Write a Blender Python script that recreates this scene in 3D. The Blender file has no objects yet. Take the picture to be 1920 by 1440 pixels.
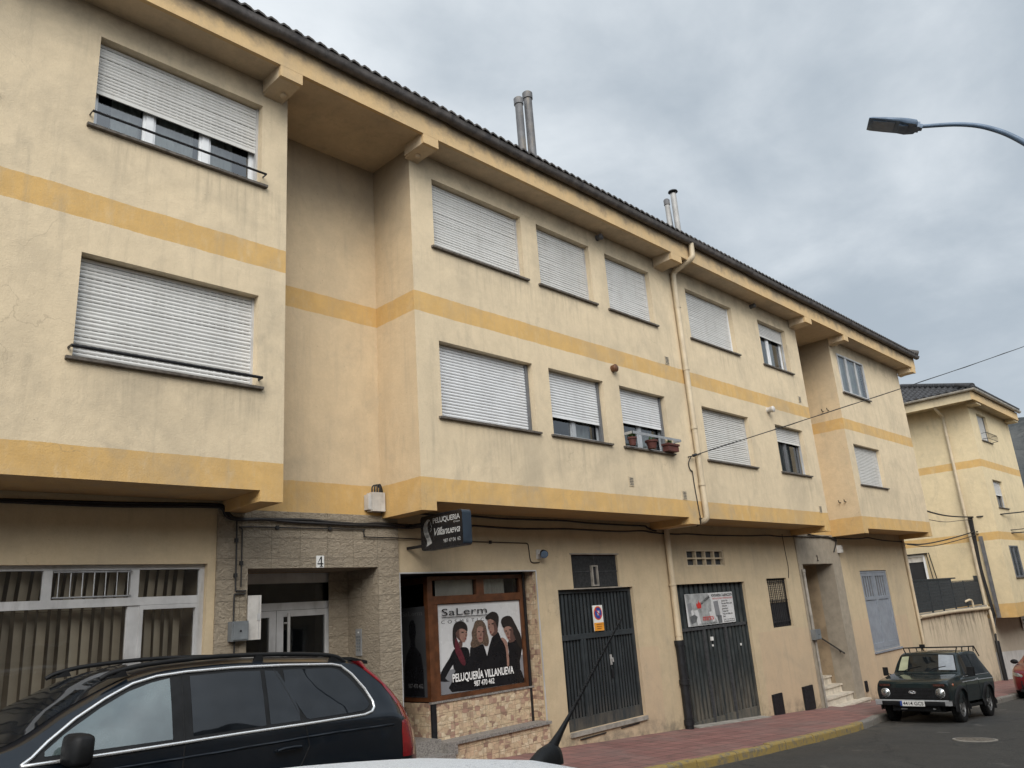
import bpy, bmesh, math, random
from mathutils import Vector, Matrix
from mathutils.geometry import tessellate_polygon
random.seed(11)
D = bpy.data
scene = bpy.context.scene
COL = scene.collection
SLOPE = -0.0631
def zroad(x): return -4.09 + SLOPE * x
def zwall(x): return -3.907 + SLOPE * x

# ------------------------------------------------------------------ nodes
class NT:
    def __init__(s, tree):
        s.t = tree; s.N = tree.nodes; s.L = tree.links
    def n(s, typ, props=None, **inp):
        nd = s.N.new(typ)
        for k, v in (props or {}).items(): setattr(nd, k, v)
        for k, v in inp.items():
            key = int(k[1:]) if k[0] == 'i' and k[1:].isdigit() else k.replace('_', ' ')
            sock = nd.inputs[key]
            if isinstance(v, bpy.types.NodeSocket): s.L.new(v, sock)
            else: sock.default_value = v
        return nd
    def math(s, op, a, b=0.0, c=0.0, clamp=False):
        return s.n('ShaderNodeMath', {'operation': op, 'use_clamp': clamp}, i0=a, i1=b, i2=c).outputs[0]
    def mix(s, f, a, b, mode='MIX'):
        nd = s.n('ShaderNodeMix', {'data_type': 'RGBA', 'blend_type': mode})
        for i, v in ((0, f), (6, a), (7, b)):
            if isinstance(v, bpy.types.NodeSocket): s.L.new(v, nd.inputs[i])
            else:
                if i and len(v) == 3: v = (*v, 1)
                nd.inputs[i].default_value = v
        return nd.outputs[2]
    def noise(s, vec, scale, detail=3.0, rough=0.5, dist=0.0):
        return s.n('ShaderNodeTexNoise', None, Vector=vec, Scale=scale, Detail=detail, Roughness=rough, Distortion=dist).outputs[0]
    def mapping(s, vec, scale=(1, 1, 1), rot=(0, 0, 0), loc=(0, 0, 0)):
        return s.n('ShaderNodeMapping', None, Vector=vec, Scale=scale, Rotation=rot, Location=loc).outputs[0]
    def ramp(s, f, a, b, va=0.0, vb=1.0):
        return s.n('ShaderNodeMapRange', {'interpolation_type': 'SMOOTHSTEP', 'clamp': True}, i0=f, i1=a, i2=b, i3=va, i4=vb).outputs[0]
    def bump(s, h, strength=0.3, dist=0.02):
        return s.n('ShaderNodeBump', None, Height=h, Strength=strength, Distance=dist).outputs[0]

def newmat(name):
    m = D.materials.new(name); m.use_nodes = True
    nt = NT(m.node_tree); bs = nt.N['Principled BSDF']
    return m, nt, bs
def setin(nt, bs, **kw):
    for k, v in kw.items():
        k = k.replace('_', ' ')
        if isinstance(v, bpy.types.NodeSocket): nt.L.new(v, bs.inputs[k])
        else:
            if k in ('Base Color', 'Coat Tint') and len(v) == 3: v = (*v, 1)
            bs.inputs[k].default_value = v
def simple(name, col, rough=0.6, metal=0.0, var=0.18, vscale=6.0, bump=0.0, bscale=60.0, coat=0.0, dirt=None, spec=0.5, foot=None, rand=0.0):
    m, nt, bs = newmat(name)
    pos = nt.n('ShaderNodeTexCoord').outputs['Object']
    n1 = nt.noise(pos, vscale, 5, .6)
    c = nt.mix(nt.ramp(n1, .3, .7), tuple(x * (1 - var) for x in col), tuple(min(1, x * (1 + var)) for x in col))
    if dirt:
        n2 = nt.noise(nt.mapping(pos, (2.5, 2.5, .5)), 3.0, 6, .65)
        c = nt.mix(nt.ramp(n2, .48, .75, 0, dirt[1]), c, dirt[0])
    if foot:
        wz = nt.n('ShaderNodeSeparateXYZ', None, Vector=nt.n('ShaderNodeNewGeometry').outputs['Position']).outputs[2]
        c = nt.mix(nt.math('MULTIPLY', nt.ramp(wz, foot[0], foot[1], .85, 0), nt.ramp(nt.noise(nt.mapping(pos, (3, 3, .6)), 2.2, 6, .7), .34, .62)), c, foot[2])
    if rand:
        rn = nt.n('ShaderNodeObjectInfo').outputs['Random']
        c = nt.mix(nt.math('MULTIPLY', rn, rand), c, (.44, .41, .345))
    setin(nt, bs, Base_Color=c, Metallic=metal, Roughness=nt.ramp(nt.noise(pos, vscale * 2.3, 4), .2, .8, max(.02, rough - .08), min(1, rough + .08)), Coat_Weight=coat, Coat_Roughness=.05, Specular_IOR_Level=spec)
    if bump: setin(nt, bs, Normal=nt.bump(nt.noise(pos, bscale, 4), bump, .01))
    return m

# ------------------------------------------------------------------ meshes
class MB:
    def __init__(s): s.v = []; s.f = []; s.m = []
    def face(s, pts, m=0):
        i = len(s.v); s.v += [tuple(p) for p in pts]; s.f.append(tuple(range(i, i + len(pts)))); s.m.append(m)
    def box(s, x0, x1, y0, y1, z0, z1, m=0):
        if x0 > x1: x0, x1 = x1, x0
        if y0 > y1: y0, y1 = y1, y0
        if z0 > z1: z0, z1 = z1, z0
        i = len(s.v)
        s.v += [(x0, y0, z0), (x1, y0, z0), (x1, y1, z0), (x0, y1, z0), (x0, y0, z1), (x1, y0, z1), (x1, y1, z1), (x0, y1, z1)]
        for q in ((0, 3, 2, 1), (4, 5, 6, 7), (0, 1, 5, 4), (1, 2, 6, 5), (2, 3, 7, 6), (3, 0, 4, 7)):
            s.f.append(tuple(i + k for k in q)); s.m.append(m)
        return s
    def obox(s, c, ax, ay, az, m=0):       # oriented box: centre and three half-axis vectors
        c, ax, ay, az = map(Vector, (c, ax, ay, az)); i = len(s.v)
        for sx, sy, sz in ((-1, -1, -1), (1, -1, -1), (1, 1, -1), (-1, 1, -1), (-1, -1, 1), (1, -1, 1), (1, 1, 1), (-1, 1, 1)):
            s.v.append(tuple(c + ax * sx + ay * sy + az * sz))
        for q in ((0, 3, 2, 1), (4, 5, 6, 7), (0, 1, 5, 4), (1, 2, 6, 5), (2, 3, 7, 6), (3, 0, 4, 7)):
            s.f.append(tuple(i + k for k in q)); s.m.append(m)
    def grid(s, P, m=0, close_u=False, close_v=False, flip=False):     # P[i][j] points
        i0 = len(s.v); nu, nv = len(P), len(P[0])
        for r in P: s.v += [tuple(p) for p in r]
        for a in range(nu if close_u else nu - 1):
            for b in range(nv if close_v else nv - 1):
                q = (i0 + a * nv + b, i0 + ((a + 1) % nu) * nv + b, i0 + ((a + 1) % nu) * nv + (b + 1) % nv, i0 + a * nv + (b + 1) % nv)
                s.f.append(q[::-1] if flip else q); s.m.append(m)
        return i0
    def tube(s, path, r, n=8, m=0, closed=False, caps=True):
        path = [Vector(p) for p in path]; R = r if isinstance(r, (list, tuple)) else [r] * len(path)
        rings = []; prev = None
        for k, p in enumerate(path):
            a = path[k - 1] if (k or closed) else p; b = path[(k + 1) % len(path)] if (k < len(path) - 1 or closed) else p
            t = (b - a).normalized()
            if prev is None:
                u = t.cross(Vector((0, 0, 1)));
                if u.length < .05: u = t.cross(Vector((1, 0, 0)))
            else: u = prev - t * prev.dot(t)
            u.normalize(); w = t.cross(u); prev = u
            rings.append([p + (u * math.cos(2 * math.pi * q / n) + w * math.sin(2 * math.pi * q / n)) * R[k] for q in range(n)])
        i0 = s.grid(rings, m, closed, True, True)
        if caps and not closed:
            s.f.append(tuple(i0 + q for q in range(n))); s.m.append(m)
            s.f.append(tuple(i0 + (len(path) - 1) * n + q for q in range(n))[::-1]); s.m.append(m)
        return s
    def lathe(s, prof, c, axis=(0, 0, 1), n=20, m=0, cap0=True, cap1=True):   # prof: (r, h)
        ax = Vector(axis).normalized(); u = ax.cross(Vector((0, 1, 0)))
        if u.length < .05: u = ax.cross(Vector((1, 0, 0)))
        u.normalize(); w = ax.cross(u); c = Vector(c)
        rings = [[c + ax * h + (u * math.cos(2 * math.pi * q / n) + w * math.sin(2 * math.pi * q / n)) * r for q in range(n)] for r, h in prof]
        i0 = s.grid(rings, m, False, True, True)
        if cap0: s.f.append(tuple(i0 + q for q in range(n))); s.m.append(m)
        if cap1: s.f.append(tuple(i0 + (len(prof) - 1) * n + q for q in range(n))[::-1]); s.m.append(m)
        return s
    def poly(s, pts, m=0):                 # planar polygon, may be concave
        i = len(s.v); s.v += [tuple(p) for p in pts]
        for t in tessellate_polygon([[Vector(p) for p in pts]]):
            s.f.append(tuple(i + k for k in t)); s.m.append(m)
    def prism(s, pts, d, m=0):             # polygon extruded by vector d
        d = Vector(d); a = [Vector(p) for p in pts]; b = [p + d for p in a]
        s.poly(a, m); s.poly(b, m)
        n = len(a)
        for k in range(n): s.face([a[k], a[(k + 1) % n], b[(k + 1) % n], b[k]], m)
    def add(s, verts, faces, m=0):
        i = len(s.v); s.v += [tuple(p) for p in verts]
        for f in faces: s.f.append(tuple(i + k for k in f)); s.m.append(m)

def world_loc(o):
    p = Vector((0, 0, 0))
    while o is not None: p += o.location; o = o.parent
    return p
def build(name, mb, mats, parent=None, smooth=None, local=False, fixn=True):
    me = D.meshes.new(name); off = Vector((0, 0, 0))
    if parent is not None and not local: off = world_loc(parent)
    me.from_pydata([tuple(Vector(p) - off) for p in mb.v], [], mb.f)
    if not isinstance(mats, (list, tuple)): mats = [mats]
    for m in mats: me.materials.append(m)
    me.polygons.foreach_set('material_index', mb.m)
    if fixn or smooth is not None:
        b = bmesh.new(); b.from_mesh(me)
        bmesh.ops.remove_doubles(b, verts=b.verts, dist=1e-5)
        if fixn: bmesh.ops.recalc_face_normals(b, faces=b.faces)
        b.to_mesh(me); b.free()
    if smooth is not None:
        me.polygons.foreach_set('use_smooth', [True] * len(me.polygons)); me.set_sharp_from_angle(angle=math.radians(smooth))
    me.update()
    o = D.objects.new(name, me); COL.objects.link(o)
    if parent is not None: o.parent = parent
    return o
def pieces(name, mb, mats, parent=None, **kw):
    """like build, but every loose piece becomes an object of its own"""
    n = len(mb.v); par = list(range(n)); key = {}
    def find(a):
        while par[a] != a: par[a] = par[par[a]]; a = par[a]
        return a
    for i, v in enumerate(mb.v):
        k = tuple(round(c, 4) for c in v)
        if k in key: par[find(i)] = find(key[k])
        else: key[k] = i
    for f in mb.f:
        for q in f[1:]: par[find(q)] = find(f[0])
    groups = {}
    for f, m in zip(mb.f, mb.m): groups.setdefault(find(f[0]), []).append((f, m))
    out = []
    for g in groups.values():
        m2 = MB(); idx = {}
        for f, m in g:
            for q in f:
                if q not in idx: idx[q] = len(m2.v); m2.v.append(mb.v[q])
            m2.f.append(tuple(idx[q] for q in f)); m2.m.append(m)
        out.append(build(name, m2, mats, parent, **kw))
    return out
def tag(o, label=None, cat=None, group=None, kind=None):
    for k, v in (('label', label), ('category', cat), ('group', group), ('kind', kind)):
        if v: o[k] = v
    return o
def empty(name, loc, label, cat, group=None, rot=(0, 0, 0)):
    o = D.objects.new(name, None); COL.objects.link(o); o.location = loc; o.rotation_euler = rot
    o.empty_display_size = .2
    return tag(o, label, cat, group)
def bez(p, n=10):                          # Catmull-Rom through points
    p = [Vector(q) for q in p]; out = []
    for i in range(len(p) - 1):
        a = p[i - 1] if i else p[0] * 2 - p[1]; b, c = p[i], p[i + 1]; d = p[i + 2] if i + 2 < len(p) else c * 2 - b
        for k in range(n):
            t = k / n
            out.append(.5 * ((2 * b) + (c - a) * t + (2 * a - 5 * b + 4 * c - d) * t * t + (3 * b - a - 3 * c + d) * t ** 3))
    out.append(p[-1]); return out
def text(mb, s, origin, right, up, width, height=None, m=0, shear=0.0, bold=0.0, spacing=1.0):
    """flat letters: left end of the baseline at origin, fitted to width (and cap height)"""
    cu = D.curves.new('lettering', 'FONT'); cu.body = s; cu.shear = shear; cu.offset = bold; cu.space_character = spacing; cu.resolution_u = 3
    o = D.objects.new('lettering', cu); COL.objects.link(o)
    dg = bpy.context.evaluated_depsgraph_get(); ev = o.evaluated_get(dg); me = ev.to_mesh()
    V = [v.co.copy() for v in me.vertices]; F = [tuple(p.vertices) for p in me.polygons]
    ev.to_mesh_clear(); D.objects.remove(o); D.curves.remove(cu)
    x0 = min(v.x for v in V); x1 = max(v.x for v in V)
    sx = width / (x1 - x0); sy = sx if height is None else height / .69
    R, U, O = Vector(right).normalized(), Vector(up).normalized(), Vector(origin)
    mb.add([O + R * ((v.x - x0) * sx) + U * (v.y * sy) for v in V], F, m)
def lerp(a, b, t): return a + (b - a) * t
def interp(x, tab):
    if x <= tab[0][0]: return tab[0][1]
    for (a, va), (b, vb) in zip(tab, tab[1:]):
        if x <= b: return lerp(va, vb, (x - a) / (b - a))
    return tab[-1][1]
def sinterp(x, tab):                       # smooth (monotone-ish) interpolation
    n = len(tab)
    if x <= tab[0][0]: return tab[0][1]
    for i in range(n - 1):
        a, va = tab[i]; b, vb = tab[i + 1]
        if x <= b:
            def sl(k):
                if k == 0 or k == n - 1: return None
                d0 = (tab[k][1] - tab[k - 1][1]) / (tab[k][0] - tab[k - 1][0]); d1 = (tab[k + 1][1] - tab[k][1]) / (tab[k + 1][0] - tab[k][0])
                return 0 if d0 * d1 <= 0 else 2 * d0 * d1 / (d0 + d1)
            d = (vb - va) / (b - a); ma = sl(i); mb_ = sl(i + 1)
            ma = d if ma is None else ma; mb_ = d if mb_ is None else mb_
            h = b - a; t = (x - a) / h
            return va * (2 * t ** 3 - 3 * t * t + 1) + ma * h * (t ** 3 - 2 * t * t + t) + vb * (-2 * t ** 3 + 3 * t * t) + mb_ * h * (t ** 3 - t * t)
    return tab[-1][1]
# ------------------------------------------------------------------ materials
def plaster(name, cream, ochre=None, bands=(), sills=(), top=None, dirty=(.33, .285, .215), dirt=.55, patch=None, crack=True, footz=None, drips=None):
    m, nt, bs = newmat(name)
    pos = nt.n('ShaderNodeNewGeometry').outputs['Position']
    sep = nt.n('ShaderNodeSeparateXYZ', None, Vector=pos); X, Y, Z = sep.outputs
    wob = nt.math('MULTIPLY', nt.math('SUBTRACT', nt.noise(pos, 2.6, 7, .7), .5), .05)
    Zj = nt.math('ADD', Z, wob)
    n1 = nt.noise(pos, .7, 7, .62, .4)
    n3 = nt.noise(pos, 3.1, 6, .7)
    col = nt.mix(nt.ramp(n3, .3, .7), tuple(c * .93 for c in cream), tuple(min(1, c * 1.05) for c in cream))
    for z0, z1 in bands:
        f = nt.math('MULTIPLY', nt.math('GREATER_THAN', Zj, z0), nt.math('LESS_THAN', Zj, z1))
        fade = nt.math('MULTIPLY', f, nt.ramp(nt.noise(nt.mapping(pos, (1, 1, .4)), 5, 6, .7), .25, .5, .62, 1))
        oc = nt.mix(nt.ramp(n3, .35, .7), tuple(c * .93 for c in ochre), tuple(c * 1.05 for c in ochre))
        col = nt.mix(fade, col, oc)
    if patch:
        f = nt.math('MULTIPLY', nt.math('LESS_THAN', Zj, nt.math('ADD', patch[0], nt.math('MULTIPLY', nt.math('FLOOR', nt.math('MULTIPLY', X, .23)), -.03))), nt.math('GREATER_THAN', nt.noise(nt.mapping(pos, (.25, .25, .02)), 1.2, 1), patch[2]))
        col = nt.mix(nt.math('MULTIPLY', f, .8), col, patch[1])
    # blotchy weathering, rain streaks
    col = nt.mix(nt.ramp(n1, .42, .78, 0, dirt), col, dirty)
    st = nt.noise(nt.mapping(pos, (3.6, 3.6, .28)), 1.7, 6, .68)
    col = nt.mix(nt.ramp(st, .5, .8, 0, dirt * .9), col, dirty)
    fine = nt.noise(nt.mapping(pos, (9, 9, .7)), 1.6, 5, .65)
    for zs in sills:
        d = nt.math('SUBTRACT', zs, Z)
        msk = nt.math('MULTIPLY', nt.math('MULTIPLY', nt.ramp(d, 0.0, .03), nt.ramp(d, .05, .85, 1, 0)), nt.ramp(nt.noise(nt.mapping(pos, (1, 1, .15)), .9, 3), .42, .62))
        col = nt.mix(nt.math('MULTIPLY', msk, nt.ramp(fine, .40, .80, 0, .55)), col, tuple(c * .8 for c in dirty))
    if drips:
        d = nt.math('SUBTRACT', drips, Z); dn = nt.noise(nt.mapping(pos, (4, 4, .5)), 1.1, 7, .75)
        msk = nt.math('MULTIPLY', nt.ramp(d, .0, 1.1, 1, .15), nt.ramp(dn, .47, .60))
        col = nt.mix(nt.math('MULTIPLY', msk, .85), col, (.07, .055, .045))
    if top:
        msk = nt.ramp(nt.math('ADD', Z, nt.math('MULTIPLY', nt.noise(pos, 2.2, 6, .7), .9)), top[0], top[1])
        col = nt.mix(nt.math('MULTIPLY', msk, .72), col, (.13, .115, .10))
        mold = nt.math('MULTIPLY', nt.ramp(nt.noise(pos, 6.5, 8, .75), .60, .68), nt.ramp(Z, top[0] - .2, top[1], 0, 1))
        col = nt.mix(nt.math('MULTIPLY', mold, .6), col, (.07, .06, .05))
    if footz is not None:
        hgt = nt.math('SUBTRACT', Z, nt.math('ADD', nt.math('MULTIPLY', X, SLOPE), footz))
        msk = nt.math('MULTIPLY', nt.ramp(hgt, 0, .55, 1, 0), nt.ramp(nt.noise(pos, 4, 7, .7), .36, .66))
        col = nt.mix(nt.math('MULTIPLY', msk, .8), col, (.13, .115, .095))
    gr = nt.noise(pos, 34, 6, .8)
    col = nt.mix(nt.ramp(gr, .35, .68, 0, .16), col, tuple(c * .62 for c in cream))
    mid = nt.noise(nt.mapping(pos, (1, 1, .55)), 2.3, 8, .72, .6)
    col = nt.mix(nt.ramp(mid, .52, .74, 0, .38), col, dirty)
    # chips and specks
    sp = nt.noise(pos, 26, 3, .6)
    col = nt.mix(nt.math('MULTIPLY', nt.ramp(sp, .69, .75), .55), col, (.20, .16, .11))
    h = nt.math('ADD', nt.math('MULTIPLY', nt.noise(pos, 55, 5, .6), .5), nt.math('MULTIPLY', nt.noise(pos, 6, 5), 1.2))
    if crack:
        warp = nt.mapping(pos, (1, 1, 1))
        v2 = nt.n('ShaderNodeVectorMath', {'operation': 'ADD'}, i0=warp, i1=nt.n('ShaderNodeTexNoise', None, Vector=pos, Scale=1.6, Detail=5.0).outputs[1]).outputs[0]
        vo = nt.n('ShaderNodeTexVoronoi', {'feature': 'DISTANCE_TO_EDGE'}, Vector=v2, Scale=.42).outputs[0]
        ck = nt.math('MULTIPLY', nt.ramp(vo, .0008, .003, 1, 0), nt.ramp(nt.noise(pos, .55, 2), .52, .6))
        col = nt.mix(nt.math('MULTIPLY', ck, .27), col, (.22, .18, .13))
    setin(nt, bs, Base_Color=col, Roughness=.92, Specular_IOR_Level=.25, Normal=nt.bump(h, .5, .014))
    return m
CREAM = (.645, .53, .365); OCHRE = (.59, .375, .14)
M = {}
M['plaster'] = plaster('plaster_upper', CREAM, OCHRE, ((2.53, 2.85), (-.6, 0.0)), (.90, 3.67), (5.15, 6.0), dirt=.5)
M['plaster_recess'] = plaster('plaster_recess', (.62, .485, .315), OCHRE, ((2.53, 2.85), (-.6, 0.0)), (), (3.7, 6.5), dirt=.4)  # recess shade under the eaves put into the colour, beside the mold
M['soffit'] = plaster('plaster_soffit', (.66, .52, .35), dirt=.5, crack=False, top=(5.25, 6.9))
M['fascia'] = plaster('plaster_fascia', (.60, .425, .225), dirt=.4, crack=False, top=(5.80, 6.12))
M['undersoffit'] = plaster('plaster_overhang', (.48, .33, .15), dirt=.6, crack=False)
M['plaster_low'] = plaster('plaster_ground', (.53, .425, .28), dirt=.5, patch=(-2.72, (.53, .40, .27), .47), footz=-3.98)
M['plaster_next'] = plaster('plaster_neighbour', (.66, .545, .35), OCHRE, ((2.55, 2.86), (-.44, -.12), (-3.6, -2.93)), (), (5.3, 6.3), dirt=.3, crack=False)
M['plaster_next_low'] = plaster('plaster_neighbour_ground', (.45, .39, .31), dirt=.35, crack=False, footz=-3.9)
M['terrace_wall'] = plaster('plaster_terrace', (.60, .50, .36), (.1, .08, .06), (), (-2.95,), None, dirt=.6, footz=-3.95, drips=-2.95)

def stone_cladding():
    m, nt, bs = newmat('stone_cladding')
    g = nt.n('ShaderNodeNewGeometry'); pos = g.outputs['Position']
    sep = nt.n('ShaderNodeSeparateXYZ', None, Vector=pos)
    u = nt.math('ADD', sep.outputs[0], nt.math('MULTIPLY', sep.outputs[1], 1.0))
    vec = nt.n('ShaderNodeCombineXYZ', None, X=u, Y=sep.outputs[2], Z=0.0).outputs[0]
    br = nt.n('ShaderNodeTexBrick', {'offset': 0.0}, Vector=vec, Scale=1.0, Color1=(.35, .295, .22, 1), Color2=(.385, .325, .245, 1), Mortar=(.25, .21, .155, 1), Mortar_Size=.004, Brick_Width=.42, Row_Height=.26)
    rough = nt.noise(nt.mapping(pos, (1, 1, 1.6)), 12, 6, .68, 1.2)
    col = nt.mix(nt.ramp(rough, .35, .7, 0, .6), br.outputs[0], (.22, .185, .14))
    col = nt.mix(nt.ramp(nt.noise(pos, 1.1, 5), .45, .75, 0, .4), col, (.22, .19, .15))
    h = nt.math('SUBTRACT', nt.math('MULTIPLY', rough, 1.6), nt.math('MULTIPLY', br.outputs[1], 1.2))
    setin(nt, bs, Base_Color=col, Roughness=.8, Specular_IOR_Level=.3, Normal=nt.bump(h, 1.0, .03))
    return m
M['stone'] = stone_cladding()
M['stone_plain'] = simple('rough_granite', (.29, .25, .195), .85, 0, .12, 5, .25, 90, dirt=((.22, .19, .15), .4))
def mosaic():
    m, nt, bs = newmat('mosaic_stone')
    pos = nt.n('ShaderNodeNewGeometry').outputs['Position']; sep = nt.n('ShaderNodeSeparateXYZ', None, Vector=pos)
    u = nt.math('ADD', sep.outputs[0], sep.outputs[1])
    vec = nt.n('ShaderNodeCombineXYZ', None, X=u, Y=sep.outputs[2], Z=0.0).outputs[0]
    big = nt.n('ShaderNodeTexBrick', {'offset': 0.0}, Vector=vec, Scale=1.0, Mortar_Size=.003, Brick_Width=.33, Row_Height=.165)
    v = nt.n('ShaderNodeTexVoronoi', {'distance': 'CHEBYCHEV'}, Vector=nt.mapping(vec, (1.0, 1.25, 1)), Scale=11.0, Randomness=.8)
    ve = nt.n('ShaderNodeTexVoronoi', {'distance': 'CHEBYCHEV', 'feature': 'F2'}, Vector=nt.mapping(vec, (1.0, 1.25, 1)), Scale=11.0, Randomness=.8)
    cr = nt.n('ShaderNodeValToRGB'); e = cr.color_ramp; e.interpolation = 'CONSTANT'
    for p, c in ((0, (.60, .46, .30)), (.2, (.50, .36, .24)), (.38, (.66, .54, .38)), (.52, (.36, .21, .16)), (.62, (.58, .42, .28)), (.8, (.27, .16, .12)), (.86, (.62, .49, .33)), (.95, (.44, .29, .21))):
        el = e.elements.new(p) if p not in (0,) else e.elements[0]; el.position = p; el.color = (*c, 1)
    e.elements.remove(e.elements[len(e.elements) - 1]) if e.elements[-1].position >= .999 else None
    nt.L.new(nt.n('ShaderNodeSeparateColor', None, Color=v.outputs[1]).outputs[0], cr.inputs[0])
    edge = nt.ramp(nt.math('SUBTRACT', ve.outputs[0], v.outputs[0]), .0, .09, 1, 0)
    n = nt.noise(pos, 18, 5)
    col = nt.mix(nt.ramp(n, .3, .7, 0, .4), cr.outputs[0], (.30, .22, .15))
    col = nt.mix(nt.math('MULTIPLY', edge, .5), col, (.30, .23, .15))
    col = nt.mix(nt.math('MULTIPLY', big.outputs[1], .8), col, (.16, .12, .08))
    h = nt.math('SUBTRACT', n, nt.math('ADD', edge, big.outputs[1]))
    setin(nt, bs, Base_Color=col, Roughness=.7, Normal=nt.bump(h, .5, .012))
    return m
M['mosaic'] = mosaic()
def roof_tile(name, c):
    m, nt, bs = newmat(name); pos = nt.n('ShaderNodeNewGeometry').outputs['Position']
    n = nt.noise(pos, 4, 7, .7); n2 = nt.noise(pos, 30, 4)
    col = nt.mix(nt.ramp(n, .3, .7), tuple(x * .6 for x in c), tuple(x * 1.35 for x in c))
    col = nt.mix(nt.ramp(n2, .62, .72, 0, .5), col, (.19, .18, .14))
    setin(nt, bs, Base_Color=col, Roughness=.75, Normal=nt.bump(n2, .4, .01)); return m
M['tile'] = roof_tile('roof_tile', (.062, .055, .05))
M['tile_next'] = roof_tile('dark_roof_tile', (.030, .030, .033))
M['gutter'] = simple('gutter_metal', (.10, .09, .085), .7, .0, .35, 5, .3, 40, dirt=((.03, .03, .035), .8))
M['gutter_next'] = simple('gutter_pale', (.38, .35, .30), .6, 0, .2, 4, dirt=((.12, .11, .1), .6))
M['pipe'] = simple('drainpipe_cream', (.50, .415, .29), .55, 0, .1, 3, .1, 30, dirt=((.28, .22, .15), .5))
M['black_iron'] = simple('black_iron', (.016, .017, .02), .45, .3, .3, 9, .2, 50)
M['slat_old'] = simple('shutter_slat_old', (.64, .637, .62), .55, 0, .05, 2, dirt=((.40, .38, .35), .35), rand=.3)
M['slat_new'] = simple('shutter_slat_new', (.66, .67, .68), .42, 0, .05, 3, dirt=((.42, .42, .42), .3))
M['slot'] = simple('shutter_slot', (.11, .11, .11), .8, 0, .2)
M['slot_soft'] = simple('shutter_groove', (.40, .40, .40), .8, 0, .2)
M['alu'] = simple('aluminium_frame', (.50, .50, .50), .42, .25, .12, 3, dirt=((.26, .25, .24), .45))
M['alu_dark'] = simple('grey_frame', (.14, .145, .155), .45, .2, .15, 4)
M['pvc'] = simple('white_frame', (.68, .69, .70), .4, 0, .06, 4)
M['sill'] = simple('stone_sill', (.105, .09, .075), .7, 0, .35, 14, .3, 60)
M['iron'] = simple('dark_iron_bar', (.02, .02, .022), .5, .4, .3, 8)
M['galv'] = simple('galvanised_bar', (.36, .37, .38), .45, .5, .15, 6)
M['interior'] = simple('dark_room', (.018, .018, .02), .9, 0, .2, 1)
M['curtain'] = simple('curtain_cloth', (.55, .54, .50), .9, 0, .12, 4)
M['blind'] = simple('vertical_blind', (.50, .435, .34), .85, 0, .14, 1.5)
def glass(name, tint=(.75, .8, .8), refl=.09, opacity=.12, dark=(.02, .025, .03), rough=.02):
    m, nt, bs = newmat(name); nt.N.remove(bs); out = nt.N['Material Output']
    fr = nt.n('ShaderNodeFresnel', None, IOR=1.5).outputs[0]
    f = nt.math('ADD', fr, refl, clamp=True)
    tr = nt.n('ShaderNodeBsdfTransparent', None, Color=(*tint, 1)).outputs[0]
    df = nt.n('ShaderNodeBsdfDiffuse', None, Color=(*dark, 1)).outputs[0]
    pos = nt.n('ShaderNodeTexCoord').outputs['Object']
    gl = nt.n('ShaderNodeBsdfGlossy', None, Color=(.95, .97, 1, 1), Roughness=rough, Normal=nt.bump(nt.noise(pos, 1.7, 2), .04, .05)).outputs[0]
    body = nt.n('ShaderNodeMixShader', None, i0=nt.ramp(nt.noise(pos, 5, 5), .3, .7, opacity * .7, min(1, opacity * 1.25)), i1=tr, i2=df).outputs[0]
    nt.L.new(nt.n('ShaderNodeMixShader', None, i0=f, i1=body, i2=gl).outputs[0], out.inputs[0]); return m
M['glass'] = glass('window_glass')
M['glass_shop'] = glass('shop_glass', (.80, .80, .78), .0, .12)
M['glass_car'] = glass('tinted_car_glass', (.10, .11, .12), 0.0, .55, (.016, .019, .023))
M['glass_clear'] = glass('car_front_glass', (.5, .56, .54), .08, .6, (.11, .15, .15))
M['garage'] = simple('garage_paint', (.030, .036, .040), .55, 0, .22, 4, .1, 30, dirt=((.06, .06, .058), .4), spec=.25, foot=(-3.95, -3.45, (.10, .09, .075)))
M['garage_old'] = simple('garage_paint_worn', (.034, .041, .043), .6, 0, .3, 3, .2, 25, dirt=((.10, .093, .082), .7), spec=.25, foot=(-4.4, -3.3, (.14, .125, .10)))
M['groove'] = simple('door_groove', (.012, .014, .015), .7, 0, .3, 5, spec=.15)  # door paint darkened for the recessed rib faces, shade put into the colour
M['groove_worn'] = simple('worn_door_groove', (.022, .026, .027), .7, 0, .3, 5, spec=.15, foot=(-4.4, -3.3, (.09, .08, .065)))  # worn door paint with the groove shade painted in, dirt at the foot
M['pvc_grey'] = simple('pale_grey_frame', (.33, .35, .37), .45, 0, .08, 4)
M['wood'] = simple('varnished_wood', (.095, .036, .015), .4, 0, .3, 7, .1, 40)
M['granite'] = simple('granite', (.21, .195, .18), .6, 0, .45, 45, .15, 80)
M['marble'] = simple('cream_stone_step', (.56, .50, .41), .6, 0, .15, 6, .15, 40, dirt=((.30, .26, .21), .5))
M['grey_box'] = simple('grey_metal_box', (.17, .185, .195), .5, .2, .15, 6)
M['white_box'] = simple('white_plastic', (.50, .48, .45), .55, 0, .15, 5, dirt=((.25, .22, .19), .5))
M['cable'] = simple('black_cable', (.013, .012, .012), .6, 0, .3)
M['white'] = simple('white_enamel', (.72, .72, .70), .4, 0, .05, 5)
M['paper'] = simple('poster_white', (.56, .565, .57), .28, 0, .05, 2)
M['poster_grey'] = simple('poster_grey', (.20, .205, .22), .45, 0, .1, 2)
M['black'] = simple('poster_black', (.010, .010, .012), .3, 0, .2, 3, spec=.3)
M['skin'] = simple('poster_skin', (.27, .155, .12), .5, 0, .15, 40)
M['skin_shade'] = simple('poster_skin_shade', (.095, .05, .04), .5, 0, .15, 40)
M['hair_dark'] = simple('poster_dark_hair', (.014, .010, .009), .5, 0, .3, 30)
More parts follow.
